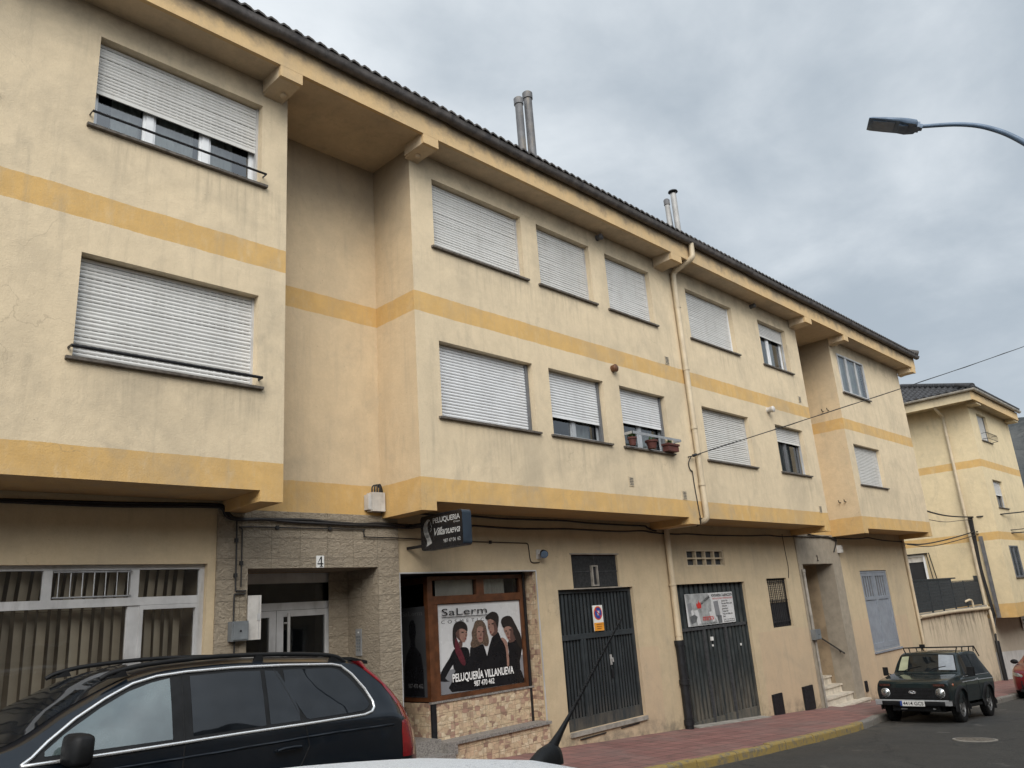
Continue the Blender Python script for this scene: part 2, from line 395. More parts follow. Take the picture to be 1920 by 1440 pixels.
M['hair_blond'] = simple('poster_fair_hair', (.10, .066, .045), .5, 0, .55, 60)
M['burgundy'] = simple('poster_burgundy', (.085, .012, .02), .5, 0, .3, 30)
M['lips'] = simple('poster_lips', (.17, .03, .03), .5, 0, .1, 30)
M['signblack'] = simple('sign_black', (.008, .008, .010), .25, 0, .2, 5)
M['signside'] = simple('sign_side', (.016, .026, .040), .4, 0, .2, 5)
M['letter'] = simple('sign_white_letter', (.42, .42, .41), .5, 0, .12, 20)
M['letter_hi'] = simple('poster_letter', (.80, .80, .79), .5, 0, .08, 20)
M['letter_dim'] = simple('sign_faint_letter', (.13, .13, .135), .5, 0, .2, 20)  # lettering of the lobby poster, dimmed to stand for shade
M['red'] = simple('sign_red', (.50, .03, .025), .45, 0, .15, 9)
M['orange'] = simple('sign_orange', (.72, .30, .03), .45, 0, .15, 12)
M['blue'] = simple('sign_blue', (.02, .06, .28), .45, 0, .15, 12)
M['signgrey'] = simple('sign_photo_grey', (.30, .31, .31), .5, 0, .35, 5)
M['signgrey2'] = simple('sign_photo_dark', (.10, .105, .11), .5, 0, .35, 5)
M['terracotta'] = simple('terracotta', (.085, .024, .018), .75, 0, .2, 9, .1, 40)
M['leaf'] = simple('plant_leaf', (.045, .085, .025), .6, 0, .4, 18)
M['soil'] = simple('soil', (.03, .022, .016), .95, 0, .4, 30)
M['shutterblue'] = simple('blue_grey_paint', (.235, .258, .295), .5, 0, .1, 4, .1, 30, dirt=((.16, .18, .22), .5))
M['mesh_dark'] = simple('dark_mesh', (.05, .052, .055), .7, .2, .3, 20)
M['fence'] = simple('fence_dark', (.028, .034, .038), .6, .1, .3, 6)
M['concrete'] = simple('concrete', (.27, .25, .22), .85, 0, .25, 5, .4, 40)
M['brass'] = simple('brown_cap', (.13, .06, .03), .4, .3, .2, 10)
M['flue'] = simple('fibre_flue', (.105, .105, .11), .6, 0, .25, 4, .15, 40, dirt=((.33, .26, .17), .5))
M['steel'] = simple('steel_flue', (.36, .355, .345), .6, .15, .15, 4, dirt=((.2, .18, .16), .6))
M['lampmetal'] = simple('lamp_grey', (.09, .135, .20), .5, .1, .15, 6)
M['lampglass'] = simple('lamp_lens', (.11, .16, .23), .2, 0, .15, 6)
# vehicles
def carpaint(name, c, metal=.5, rough=.35, flake=True, drops=False):
    m, nt, bs = newmat(name); pos = nt.n('ShaderNodeTexCoord').outputs['Object']
    fl = nt.noise(pos, 700, 1)
    col = nt.mix(nt.ramp(fl, .4, .7), tuple(x * .8 for x in c), tuple(x * 1.3 for x in c))
    dust = nt.ramp(nt.noise(pos, 2.5, 6, .65), .4, .8, 0, .05)
    col = nt.mix(dust, col, (.13, .125, .12))
    setin(nt, bs, Base_Color=col, Metallic=metal, Roughness=rough, Coat_Weight=(.25 if drops else 1.0), Coat_Roughness=(.25 if drops else .04), Coat_IOR=1.36, Specular_IOR_Level=.2)
    if drops:
        v = nt.n('ShaderNodeTexVoronoi', None, Vector=pos, Scale=85.0, Randomness=1.0)
        rad = nt.n('ShaderNodeSeparateColor', None, Color=v.outputs[1]).outputs[0]
        d = nt.ramp(nt.math('SUBTRACT', nt.math('MULTIPLY', rad, .42), v.outputs[0]), 0, .12)
        setin(nt, bs, Coat_Normal=nt.bump(d, .9, .004), Base_Color=nt.mix(nt.math('MULTIPLY', d, .55), col, (.50, .53, .56)), Normal=nt.bump(d, .7, .004))
    return m
M['navy'] = carpaint('navy_paint', (.006, .010, .016), .3, .3)
M['green'] = carpaint('dark_green_paint', (.006, .015, .017), .1, .45)
M['redpaint'] = carpaint('red_paint', (.15, .006, .012), .3, .3)
M['whitepaint'] = carpaint('white_paint_wet', (.80, .82, .84), 0, .55, drops=True)
M['chrome'] = simple('chrome', (.86, .87, .88), .25, .75, .04, 5)
M['rubber'] = simple('tyre_rubber', (.012, .012, .012), .85, 0, .3, 12, .2, 60, spec=.2)
M['rim'] = simple('wheel_rim', (.17, .17, .17), .45, .5, .3, 9)
M['trim'] = simple('black_plastic', (.009, .0095, .0105), .55, 0, .25, 9, .1, 90, spec=.25)
M['tail'] = simple('red_lamp', (.19, .006, .010), .12, 0, .25, 8, coat=1.0)
M['amber'] = simple('amber_lamp', (.30, .075, .02), .2, 0, .2, 8, coat=.8)
M['indicator'] = simple('dim_lamp', (.055, .016, .012), .25, 0, .3, 20, coat=.6)
M['headlamp'] = simple('headlamp_lens', (.30, .31, .31), .15, .75, .4, 35, coat=1.0)
M['sunshade'] = simple('silver_sunshade', (.26, .285, .315), .6, 0, .15, 6)
M['papercard'] = simple('pale_card', (.30, .31, .20), .8, 0, .15, 6)
M['plate'] = simple('plate_white', (.60, .60, .58), .4, 0, .08, 9)
M['seat'] = simple('seat_cloth', (.03, .03, .033), .9, 0, .2, 9)
M['handrail'] = simple('handrail', (.03, .025, .022), .5, .3, .2, 9)

def asphalt():
    m, nt, bs = newmat('asphalt'); pos = nt.n('ShaderNodeNewGeometry').outputs['Position']
    n = nt.math('ADD', nt.math('MULTIPLY', nt.noise(pos, 95, 4, .75), .5), nt.math('MULTIPLY', nt.noise(pos, 22, 6, .8), .5)); n1 = nt.noise(pos, .55, 7, .65, .5); n2 = nt.noise(nt.mapping(pos, (.25, 1.6, 1)), 1.0, 5)
    col = nt.mix(nt.ramp(n, .40, .62), (.014, .0135, .0125), (.058, .055, .05))
    col = nt.mix(nt.ramp(n1, .45, .75, 0, .6), col, (.066, .062, .055))
    col = nt.mix(nt.ramp(n2, .5, .75, 0, .5), col, (.03, .029, .027))
    v = nt.n('ShaderNodeTexVoronoi', {'feature': 'DISTANCE_TO_EDGE'}, Vector=nt.n('ShaderNodeVectorMath', {'operation': 'ADD'}, i0=pos, i1=nt.n('ShaderNodeTexNoise', None, Vector=pos, Scale=1.2, Detail=4.0).outputs[1]).outputs[0], Scale=.35).outputs[0]
    col = nt.mix(nt.math('MULTIPLY', nt.ramp(v, .004, .012, 1, 0), .7), col, (.012, .012, .012))
    sy = nt.n('ShaderNodeSeparateXYZ', None, Vector=pos).outputs[1]
    gut = nt.math('MULTIPLY', nt.ramp(sy, -2.1, -1.25), nt.ramp(nt.noise(pos, 3.2, 7, .75), .38, .6))
    col = nt.mix(nt.math('MULTIPLY', gut, .6), col, (.075, .065, .05))
    col = nt.mix(nt.ramp(nt.noise(pos, 2.6, 3), .66, .72, 0, .5), col, (.14, .13, .115))
    setin(nt, bs, Base_Color=col, Roughness=nt.ramp(n1, .3, .7, .68, .9), Normal=nt.bump(n, .6, .012)); return m
M['asphalt'] = asphalt()
def paving():
    m, nt, bs = newmat('red_paving'); pos = nt.n('ShaderNodeNewGeometry').outputs['Position']
    br = nt.n('ShaderNodeTexBrick', {'offset': 0.0}, Vector=pos, Scale=1.0, Color1=(.195, .092, .082, 1), Color2=(.265, .128, .112, 1), Mortar=(.085, .05, .045, 1), Mortar_Size=.011, Brick_Width=.30, Row_Height=.30)
    n1 = nt.noise(pos, .9, 7, .65, .4); n = nt.noise(pos, 60, 4)
    col = nt.mix(nt.ramp(n1, .42, .72, 0, .55), br.outputs[0], (.20, .155, .14))
    col = nt.mix(nt.ramp(nt.noise(pos, 2.6, 7, .75), .50, .70, 0, .7), col, (.085, .062, .056))
    h = nt.math('SUBTRACT', nt.math('MULTIPLY', n, .4), br.outputs[1])
    setin(nt, bs, Base_Color=col, Roughness=.75, Normal=nt.bump(h, .4, .008)); return m
M['paving'] = paving()
def kerbmat(name, c, wear):
    m, nt, bs = newmat(name); pos = nt.n('ShaderNodeNewGeometry').outputs['Position']
    n = nt.noise(pos, 9, 7, .7); n2 = nt.noise(pos, 55, 4)
    col = nt.mix(nt.ramp(n, .42, .68, 0, wear), tuple(c), (.15, .135, .11))
    col = nt.mix(nt.ramp(n2, .6, .72, 0, .5), col, (.06, .055, .05))
    setin(nt, bs, Base_Color=col, Roughness=.85, Normal=nt.bump(n2, .5, .01)); return m
M['kerb_yellow'] = kerbmat('kerb_yellow', (.31, .22, .065), 1.0)
M['kerb_grey'] = kerbmat('kerb_grey', (.20, .185, .165), .6)
def landmat():
    m, nt, bs = newmat('hillside'); pos = nt.n('ShaderNodeNewGeometry').outputs['Position']
    n = nt.noise(pos, .02, 8, .7); n2 = nt.noise(pos, .12, 6, .7)
    col = nt.mix(nt.ramp(n, .35, .65), (.055, .062, .066), (.10, .102, .10))
    col = nt.mix(nt.ramp(n2, .5, .7, 0, .5), col, (.035, .042, .044))
    setin(nt, bs, Base_Color=col, Roughness=1.0, Specular_IOR_Level=0.0, Normal=nt.bump(n2, .8, 4.0)); return m
M['hill'] = landmat()
M['land'] = simple('open_ground', (.07, .075, .045), .95, 0, .3, .2)
# ------------------------------------------------------------------ world, sun, camera
world = D.worlds.new('World'); scene.world = world; world.use_nodes = True
wt = NT(world.node_tree); bg = wt.N['Background']
SUN_EL, SUN_AZ = math.radians(38), math.radians(228)      # azimuth of the sun direction, from +x anticlockwise
sd = Vector((math.cos(SUN_EL) * math.cos(SUN_AZ), math.cos(SUN_EL) * math.sin(SUN_AZ), math.sin(SUN_EL)))
sky = wt.n('ShaderNodeTexSky', {'sky_type': 'NISHITA', 'sun_disc': False, 'sun_elevation': SUN_EL, 'sun_rotation': math.pi / 2 - SUN_AZ, 'air_density': 1.0, 'dust_density': 3.0})
dirv = wt.n('ShaderNodeTexCoord').outputs['Generated']
ds = wt.n('ShaderNodeSeparateXYZ', None, Vector=dirv)
hz = wt.math('ADD', wt.math('MAXIMUM', ds.outputs[2], 0.0), .28)
flat = wt.n('ShaderNodeCombineXYZ', None, X=wt.math('DIVIDE', ds.outputs[0], hz), Y=wt.math('DIVIDE', ds.outputs[1], hz), Z=wt.math('MULTIPLY', ds.outputs[2], .6)).outputs[0]
c1 = wt.noise(wt.mapping(flat, (1, 1, 1), loc=(3.1, 1.7, 0)), .95, 7, .52, .3)
c2 = wt.noise(wt.mapping(flat, (1, 1, 1), loc=(7.7, 4.2, 0)), 3.4, 7, .6, .2)
cl = wt.math('ADD', wt.math('MULTIPLY', c1, .78), wt.math('MULTIPLY', c2, .22))
CLOUD_K = 12.6
dark, light = (.36, .415, .47), (.80, .84, .87)
sunlit = wt.math('POWER', wt.math('MAXIMUM', wt.n('ShaderNodeVectorMath', {'operation': 'DOT_PRODUCT'}, i0=dirv, i1=tuple(sd)).outputs['Value'], 0.0), 2.0)
bright = wt.math('ADD', 1.0, wt.math('MULTIPLY', sunlit, 1.9))
left = wt.ramp(wt.n('ShaderNodeVectorMath', {'operation': 'DOT_PRODUCT'}, i0=dirv, i1=(-.70, .709, .07)).outputs['Value'], -.45, .55, -.05, .13)
cc = wt.mix(wt.ramp(wt.math('ADD', cl, left), .34, .70), dark, light)
cc = wt.mix(wt.ramp(ds.outputs[2], 0.0, .30, .35, 0), cc, (.66, .70, .74))
cc = wt.n('ShaderNodeVectorMath', {'operation': 'SCALE'}, i0=cc, Scale=wt.math('MULTIPLY', bright, CLOUD_K)).outputs[0]
total = wt.mix(.93, sky.outputs[0], cc)
low = wt.ramp(ds.outputs[2], -.06, 0.0)
total = wt.mix(low, (.7, .7, .7), total)
wt.L.new(total, bg.inputs[0]); bg.inputs[1].default_value = 0.10
sl = D.lights.new('sun', 'SUN'); sl.energy = 2.5; sl.angle = math.radians(42); sl.color = (1, .93, .84)
so = D.objects.new('sun', sl); COL.objects.link(so); so.rotation_euler = sd.to_track_quat('Z', 'Y').to_euler(); so.location = (-10, -20, 25)
cam = D.cameras.new('camera'); co = D.objects.new('camera', cam); COL.objects.link(co); scene.camera = co
R0, R1, R2 = (0.70191637, -0.70881083, -0.07000444), (0.15218355, 0.24526289, -0.95743735), (0.69581145, 0.66138743, 0.28002339)
co.matrix_world = Matrix(((R0[0], -R1[0], -R2[0], -7.0032165), (R0[1], -R1[1], -R2[1], -8.55863573), (R0[2], -R1[2], -R2[2], -1.94673914), (0, 0, 0, 1)))
cam.sensor_width = 36; cam.lens = 1473.3258 / 1920 * 36; cam.clip_start = .05; cam.clip_end = 5000
scene.view_settings.view_transform = 'Standard'; scene.view_settings.look = 'None'; scene.view_settings.exposure = 0
scene.render.engine = 'CYCLES'; scene.cycles.max_bounces = 8; scene.cycles.transparent_max_bounces = 12
scene.cycles.use_denoising = True

# ------------------------------------------------------------------ ground
mb = MB()
def land_z(x): return -4.30 + SLOPE * max(-60, min(90, x))
xs = [-900, -500, -250, -120, -60, -30, 0, 30, 60, 90, 140, 250, 500, 900]; ys = [-900, -400, -150, -60, -20, 0, 20, 60, 150, 400, 900]
mb.grid([[(x, y, land_z(x)) for y in ys] for x in xs])
tag(build('ground', mb, M['land']), kind='structure')
mb = MB(); xs = [-60 + 2 * i for i in range(76)]; ys = [-8.6, -7, -5.5, -4, -2.5, -1.2, .2]
rnd = random.Random(5)
mb.grid([[(x, y, zroad(x) - .0035 * (y + 4.2) ** 2 * .5 + .02 + rnd.uniform(-.006, .006)) for y in ys] for x in xs])
tag(build('road', mb, M['asphalt'], smooth=60), kind='structure')
KERB = [(-60, -.15), (.2, -.15), (.32, -1.46), (3.3, -1.5), (5.7, -1.5), (8, -1.42), (10, -1.28), (11.4, -1.06), (12.3, -.86), (16.6, -.86), (17.6, -1.45), (18.5, -1.56), (20.6, -1.45), (90, -1.40)]
def ky(x): return interp(x, KERB)
def zpave(x, y): return zwall(x) + .02 * (y - .96)
xs = sorted(set([x for x, _ in KERB] + [-60 + .5 * i for i in range(301)]))
mb = MB(); cols = []
for x in xs:
    k = ky(x) + .13
    cols.append([(x, k, zpave(x, k) - .35)] + [(x, lerp(k, 1.30, t), zpave(x, lerp(k, 1.30, t)) + rnd.uniform(-.004, .004)) for t in (0, .25, .5, .75, 1)])
mb.grid(cols)
tag(build('pavement', mb, M['paving'], smooth=30), kind='structure')
def kerb_run(mb, x0, x1, step):
    n = max(1, round((x1 - x0) / step)); g = .007
    for i in range(n):
        a, b = lerp(x0, x1, i / n) + g, lerp(x0, x1, (i + 1) / n) - g
        dz = rnd.uniform(-.012, .008); dy = rnd.uniform(-.012, .012); sec = []
        for x in (a, b):
            k = ky(x) + dy; zt = zpave(x, k) + .006 + dz
            sec.append([(x, k - .012, zroad(x) - .2), (x, k, zt - .03), (x, k + .012, zt - .008), (x, k + .03, zt), (x, k + .135, zt + .003), (x, k + .135, zroad(x) - .2)])
        mb.grid(sec); mb.face(sec[0]); mb.face(sec[1][::-1])
mb = MB(); kerb_run(mb, .34, 10.6, .56); tag(build('painted_kerb', mb, M['kerb_yellow']), kind='structure')
mb = MB(); kerb_run(mb, -40, .2, 1.0); kerb_run(mb, 10.62, 60, .8); tag(build('kerb', mb, M['kerb_grey']), kind='structure')
mb = MB(); xs2 = [-60 + 3 * i for i in range(51)]
mb.grid([[(x, -8.6, zroad(x) - .2), (x, -8.6, zroad(x) + .12), (x, -11.5, zroad(x) + .16), (x, -11.5, zroad(x) - .3)] for x in xs2])
tag(build('opposite_pavement', mb, M['kerb_grey']), kind='structure')
# hills down the valley
mb = MB(); rh = random.Random(3); P = []
for i in range(60):
    az = math.radians(lerp(-28, 42, i / 59)); row = []
    crest = 1.0 + .16 * math.sin(i * .35 + .5) + .06 * math.sin(i * .9) + rh.uniform(-.015, .015)
    for j in range(16):
        t = j / 15; r = lerp(380, 900, t); h = -12 + 158 * crest * math.sin(min(1, t * 1.25) * math.pi / 2) ** 1.3 + rh.uniform(-2.2, 2.2) * (t > .1)
        row.append((r * math.cos(az), r * math.sin(az), h))
    P.append(row)
mb.grid(P); tag(build('hills', mb, M['hill'], smooth=80), kind='structure')
# manhole cover
hole = empty('manhole_cover', (9.4, -3.62, zroad(9.4) + .022), 'round iron manhole cover set in the dark road in front of the green off-roader', 'manhole cover', rot=(0, math.atan(-SLOPE), 0))
mb = MB(); mb.lathe([(.36, -.02), (.36, .012), (.31, .014)], (0, 0, 0), n=28, cap0=False, cap1=False)
build('rim', mb, M['concrete'], hole, 40, local=True)
mb = MB(); mb.lathe([(.308, .008), (.30, .012)], (0, 0, 0), n=28, cap0=False)
for k in range(-3, 4): mb.box(-.24, .24, k * .07 - .012, k * .07 + .012, .012, .017)
build('cover', mb, simple('manhole_iron', (.16, .14, .115), .7, .2, .35, 14), hole, 40, local=True)
# ------------------------------------------------------------------ main apartment building
B = empty('apartment_building', (4.5, .96, zwall(4.5)), 'long three-storey cream apartment block with ochre bands, overhanging bays and roller shutters', 'apartment block')
YR = .955; ZB, ZS, ZT = -.47, -.34, 5.30
TOPU, SILU, TOPD, SILD = 4.915, 3.70, 2.125, .925
WINS = {'L': (-4.577, -2.513), 'C1': (.455, 2.53), 'C2': (2.946, 4.478), 'C3': (4.978, 6.529), 'R1': (7.948, 10.02), 'R2': (11.365, 12.909), 'X': (16.26, 18.28)}
def holes_for(a, b):
    h = []
    for k, (x0, x1) in WINS.items():
        if a < x0 < b: h += [(x0, x1, SILU, TOPU), (x0, x1, SILD, TOPD)]
    return h
def wall_holes(mb, x0, x1, z0, z1, holes, y, depth, m=0):
    xs = sorted({x0, x1} | {v for h in holes for v in h[:2]}); zs = sorted({z0, z1} | {v for h in holes for v in h[2:]})
    for a, b in zip(xs, xs[1:]):
        for c, d in zip(zs, zs[1:]):
            cx, cz = (a + b) / 2, (c + d) / 2
            if any(h[0] < cx < h[1] and h[2] < cz < h[3] for h in holes): continue
            mb.face([(a, y, c), (b, y, c), (b, y, d), (a, y, d)], m)
    for a, b, c, d in holes:
        e = y + depth
        mb.face([(a, y, c), (a, y, d), (a, e, d), (a, e, c)], m); mb.face([(b, y, c), (b, e, c), (b, e, d), (b, y, d)], m)
        mb.face([(a, y, d), (b, y, d), (b, e, d), (a, e, d)], m); mb.face([(a, y, c), (a, e, c), (b, e, c), (b, y, c)], m)
BAYS = [(-13.0, -2.14), (0.0, 13.587), (15.828, 21.589)]
mb = MB()
wall_holes(mb, -13, -2.14, ZS, ZT, holes_for(-13, -2.14) + [(-7.6, -5.6, SILU, TOPU), (-7.6, -5.6, SILD, TOPD)], 0, .24)
wall_holes(mb, 0, 13.587, ZS, ZT, holes_for(0, 13.587), 0, .24)
wall_holes(mb, 15.828, 21.589, ZS, ZT, holes_for(15.8, 21.6), 0, .24)
# beams under the bays: front drop + underside
def beam(mb, x0, x1): 
    mb.face([(x0, 0, ZB), (x1, 0, ZB), (x1, 0, ZS), (x0, 0, ZS)])
    mb.face([(x0, 0, ZB), (x0, YR, ZB), (x1, YR, ZB), (x1, 0, ZB)])
BEAMS = [(-2.44, -2.14, 'r'), (0, .275, 'l'), (6.86, 7.228, ''), (13.27, 13.587, 'r'), (15.828, 16.13, 'l'), (21.28, 21.589, 'r')]
for x0, x1, _ in BEAMS: beam(mb, x0, x1)
build('front_wall', mb, M['plaster'], B)
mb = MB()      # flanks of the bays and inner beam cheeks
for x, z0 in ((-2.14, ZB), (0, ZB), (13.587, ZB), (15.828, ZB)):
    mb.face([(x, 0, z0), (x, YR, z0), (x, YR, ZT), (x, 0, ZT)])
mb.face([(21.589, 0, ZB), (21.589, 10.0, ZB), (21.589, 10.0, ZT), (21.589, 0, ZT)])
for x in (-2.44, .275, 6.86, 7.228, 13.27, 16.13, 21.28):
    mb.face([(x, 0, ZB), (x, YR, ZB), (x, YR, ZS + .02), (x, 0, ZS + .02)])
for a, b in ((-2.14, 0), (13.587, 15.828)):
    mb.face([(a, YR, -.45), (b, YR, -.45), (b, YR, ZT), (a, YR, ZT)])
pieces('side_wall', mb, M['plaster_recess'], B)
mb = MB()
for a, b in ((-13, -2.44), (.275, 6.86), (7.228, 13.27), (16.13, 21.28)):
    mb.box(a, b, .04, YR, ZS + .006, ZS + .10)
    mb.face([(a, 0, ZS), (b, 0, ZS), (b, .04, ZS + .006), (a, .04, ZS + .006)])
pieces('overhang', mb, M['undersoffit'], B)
# ground floor walls with real openings
GZ = lambda x: zwall(x) - .35
mb = MB(); G = .96
def gwall(x0, x1, holes, depth=.14):
    z0 = GZ(x1); wall_holes(mb, x0, x1, z0, ZS + .05, [h for h in holes], G, depth)
gwall(.285, 13.40, [(.305, 3.245, GZ(13.4), -1.255), (3.80, 6.02, -3.95, -1.60), (7.567, 10.44, GZ(13.4), -1.60), (4.235, 5.62, -1.585, -.985), (8.09, 9.68, -1.232, -.875), (11.545, 12.61, -2.72, -1.555)])
gwall(16.10, 21.45, [(17.42, 19.57, -3.75, -1.445)])
gwall(-13, -2.50, [(-11.6, -2.60, GZ(-2.5), -1.10)])
mb.face([(21.45, G, GZ(22)), (21.45, 10, GZ(22)), (21.45, 10, ZS + .05), (21.45, G, ZS + .05)])
build('ground_floor_wall', mb, M['plaster_low'], B)
mb = MB()      # plain back, end and inner closing walls
mb.face([(-13, 10, -5.5), (21.589, 10, -5.5), (21.589, 10, ZT), (-13, 10, ZT)]); mb.face([(-13, 0, -5.5), (-13, 10, -5.5), (-13, 10, ZT), (-13, 0, ZT)])
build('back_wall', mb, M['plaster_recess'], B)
# stone portals
mb = MB(); ys = .93
wall_holes(mb, -2.50, .285, GZ(.3), ZS - .09, [(-2.09, -.09, GZ(.3), -1.167)], ys, .77)
mb.face([(-2.5, ys, GZ(0)), (-2.5, G, GZ(0)), (-2.5, G, ZS - .09), (-2.5, ys, ZS - .09)]); mb.face([(.285, ys, GZ(0)), (.285, G, GZ(0)), (.285, G, ZS - .09), (.285, ys, ZS - .09)])
mb.face([(-2.5, ys, ZS - .09), (.285, ys, ZS - .09), (.285, YR, ZS - .09), (-2.5, YR, ZS - .09)])
mb.face([(-.42, 1.70, -3.9), (-.09, 1.70, -3.9), (-.09, 1.70, -1.167), (-.42, 1.70, -1.167)])
build('stone_portal', mb, M['stone'], B)
mb = MB()
wall_holes(mb, 13.40, 16.10, GZ(16), ZS - .09, [(13.62, 15.54, GZ(16), -1.22)], ys, .5)
mb.face([(13.40, ys, GZ(16)), (13.40, G, GZ(16)), (13.40, G, ZS - .09), (13.40, ys, ZS - .09)]); mb.face([(16.1, ys, GZ(16)), (16.1, G, GZ(16)), (16.1, G, ZS - .09), (16.1, ys, ZS - .09)])
build('stone_portal', mb, M['stone_plain'], B)
mb = MB()      # stairwell behind the open entrance
for x in (13.62, 15.54): mb.face([(x, 1.43, -5.4), (x, 6, -5.4), (x, 6, -.6), (x, 1.43, -.6)])
mb.face([(13.62, 6, -5.4), (15.54, 6, -5.4), (15.54, 6, -.6), (13.62, 6, -.6)]); mb.face([(13.62, 1.43, -1.2), (15.54, 1.43, -1.2), (15.54, 6, -.6), (13.62, 6, -.6)])
build('stairwell', mb, simple('stairwell_plaster', (.30, .225, .145), .9, 0, .2, 3), B)
# steps with worn cream treads
mb = MB(); zt0 = -4.80
for i in range(11):
    z = zt0 + i * .205; y0 = .72 + i * .265; x1 = 15.98 if i == 0 else 15.53
    x0 = 13.58 if i == 0 else 13.63
    mb.box(x0 + .02, x1 - .02, y0 + .03, y0 + .40, z - .35, z - .045, 0)
    mb.box(x0, x1, y0, y0 + .33, z - .045, z, 0)
build('steps', mb, M['marble'], B)
mb = MB(); mb.tube(bez([(15.44, 1.0, -3.62), (15.44, 1.35, -3.37), (15.44, 1.8, -3.06), (15.44, 2.6, -2.5), (15.44, 3.4, -1.93)], 3), .022, 8)
for y, z in ((1.15, -3.53), (1.75, -3.11), (2.6, -2.5)): mb.tube([(15.44, y, z), (15.53, y, z - .06)], .012, 6)
build('handrail', mb, M['handrail'], B, 40)
# eaves: soffit, fascia, corbels, gutter
mb = MB(); mb.box(-13, 21.95, -.44, YR + .02, ZT, ZT + .08)
for a, b in ((-2.53, -2.20), (-.10, .20), (6.72, 7.12), (13.22, 13.62), (15.80, 16.12), (21.55, 21.93)):
    mb.box(a, b, -.44, -.02, ZT - .19, ZT + .01)
    mb.prism([(a + .02, -.06, ZT - .12), (a + .02, .0, ZT - .22), (a + .02, -.2, ZT - .19)], (b - a - .04, 0, 0))
build('soffit', mb, M['soffit'], B)
mb = MB(); mb.box(-13, 21.95, -.50, -.44, ZT - .03, 5.70); mb.box(21.95, 22.0, -.50, 8, ZT - .03, 5.70)
for a, b in ((-2.53, -2.20), (-.10, .20), (6.72, 7.12), (13.22, 13.62), (15.80, 16.12), (21.60, 21.95)):
    mb.box(a, b, -.498, -.442, ZT - .19, ZT - .03)
build('fascia', mb, M['fascia'], B)
mb = MB(); prof = [(-.66 + .0 + .085 * math.cos(t) + .07, 5.70 + .085 * math.sin(t)) for t in [math.pi + math.pi * k / 8 for k in range(9)]]
prof = [(prof[0][0] - .012, 5.715)] + prof + [(prof[-1][0], 5.72)]
cuts = [-13.0, -9.5, -6.0, -2.7, .45, 3.3, 7.3, 10.2, 13.4, 16.2, 19.2, 22.05]; rg = random.Random(8)
for a, b in zip(cuts, cuts[1:]):
    dz = rg.uniform(-.012, .012)
    mb.grid([[(a + .004, y, z + dz) for y, z in prof], [((a + b) / 2, y, z + dz - .01) for y, z in prof], [(b - .004, y, z + dz) for y, z in prof]])
    cyl = [(y + (y + .59) * .07, z - .006) for y, z in prof]
    mb.grid([[(b - .05, y, z) for y, z in cyl], [(b + .05, y, z) for y, z in cyl]])
build('gutter', mb, M['gutter'], B, 50, fixn=False)
# roof: clay pan tiles in courses
def tiled(mb, x0, x1, nx, y0, courses, cl, zfun, pitch, amp, along='x', z_ex=.018):
    for c in range(courses):
        P = []
        for i in range(nx + 1):
            x = lerp(x0, x1, i / nx); row = []
            for t in (0, .999):
                y = y0 + (c + t) * cl; yy = y
                ph = (x / pitch) % 1.0
                w = amp * (math.sin(ph * 2 * math.pi)) + amp * .4 * math.sin(ph * 4 * math.pi + .6)
                row.append((x, yy, zfun(x, yy) + w + (z_ex if t == 0 else 0)) if along == 'x' else (yy, x, zfun(yy, x) + w + (z_ex if t == 0 else 0)))
            P.append([tuple(Vector(row[0]) - Vector((0, 0, .03)))] + row)
        mb.grid(P)
PITCH = math.tan(math.radians(19))
zr = lambda x, y: 5.80 + PITCH * min(y + .62, max(0, 22.12 - x) * 1.2, 10.9 - y)
mb = MB(); tiled(mb, -13.2, 22.12, 1540, -.64, 16, .37, zr, .185, .019)
build('roof', mb, M['tile'], B, 60, fixn=False)
mb = MB(); mb.grid([[(x, 5.3, zr(x, 5.1) + .02), (x, 10.9, 5.8)] for x in (-13.2, 16.8, 22.12)]); build('roof_back', mb, M['tile'], B)
rr = MB()
hp = [(22.14 - t * 4.8, -.64 + t * 5.76, 5.84 + PITCH * 5.74 * t) for t in [k / 15 for k in range(16)]]
for a, b in zip(hp, hp[1:]): rr.tube([a, Vector(b) + Vector((0, 0, .02))], [.11, .09], 8)
build('ridge_tile', rr, M['tile'], B, 60)
# flues
def flue(name, x, y, r, top, mat, cap):
    z0 = zr(x, y) - .2; mb = MB(); mb.lathe([(r, 0), (r, top - z0)], (x, y, z0), n=20)
    mb.lathe([(r * 1.04, (top - z0) * .38), (r * 1.04, (top - z0) * .385)], (x, y, z0), n=20); o = build(name, mb, mat, B, 40); c = MB()
    if cap == 'collar': c.lathe([(r * 1.0, top - .13), (r * 1.22, top - .12), (r * 1.25, top + .02), (r * .9, top + .05)], (x, y, 0), n=20)
    else:
        c.lathe([(r * .98, top), (r * 1.15, top + .02)], (x, y, 0), n=18); c.lathe([(r * 1.75, top + .05), (r * 1.6, top + .08), (r * .5, top + .12)], (x, y, 0), n=18)
        for k in range(4): c.tube([(x + r * math.cos(k * 1.57), y + r * math.sin(k * 1.57), top - .02), (x + r * 1.2 * math.cos(k * 1.57), y + r * 1.2 * math.sin(k * 1.57), top + .08)], .008, 5)
    build('flue_cap', c, M['black_iron'] if cap != 'collar' else M['flue'], o, 40)
flue('chimney_flue', 3.92, 1.02, .085, 8.62, M['flue'], 'collar'); flue('chimney_flue', 4.18, .98, .09, 8.86, M['flue'], 'collar')
flue('chimney_flue', 9.50, 1.05, .065, 8.16, M['steel'], 'collar'); flue('chimney_flue', 9.80, 1.0, .075, 8.46, M['steel'], 'hat')
mb = MB(); mb.tube([(9.62, 1.0, 6.2), (9.55, 1.02, 8.0)], .02, 6); build('flue_stay', mb, M['black_iron'], B)
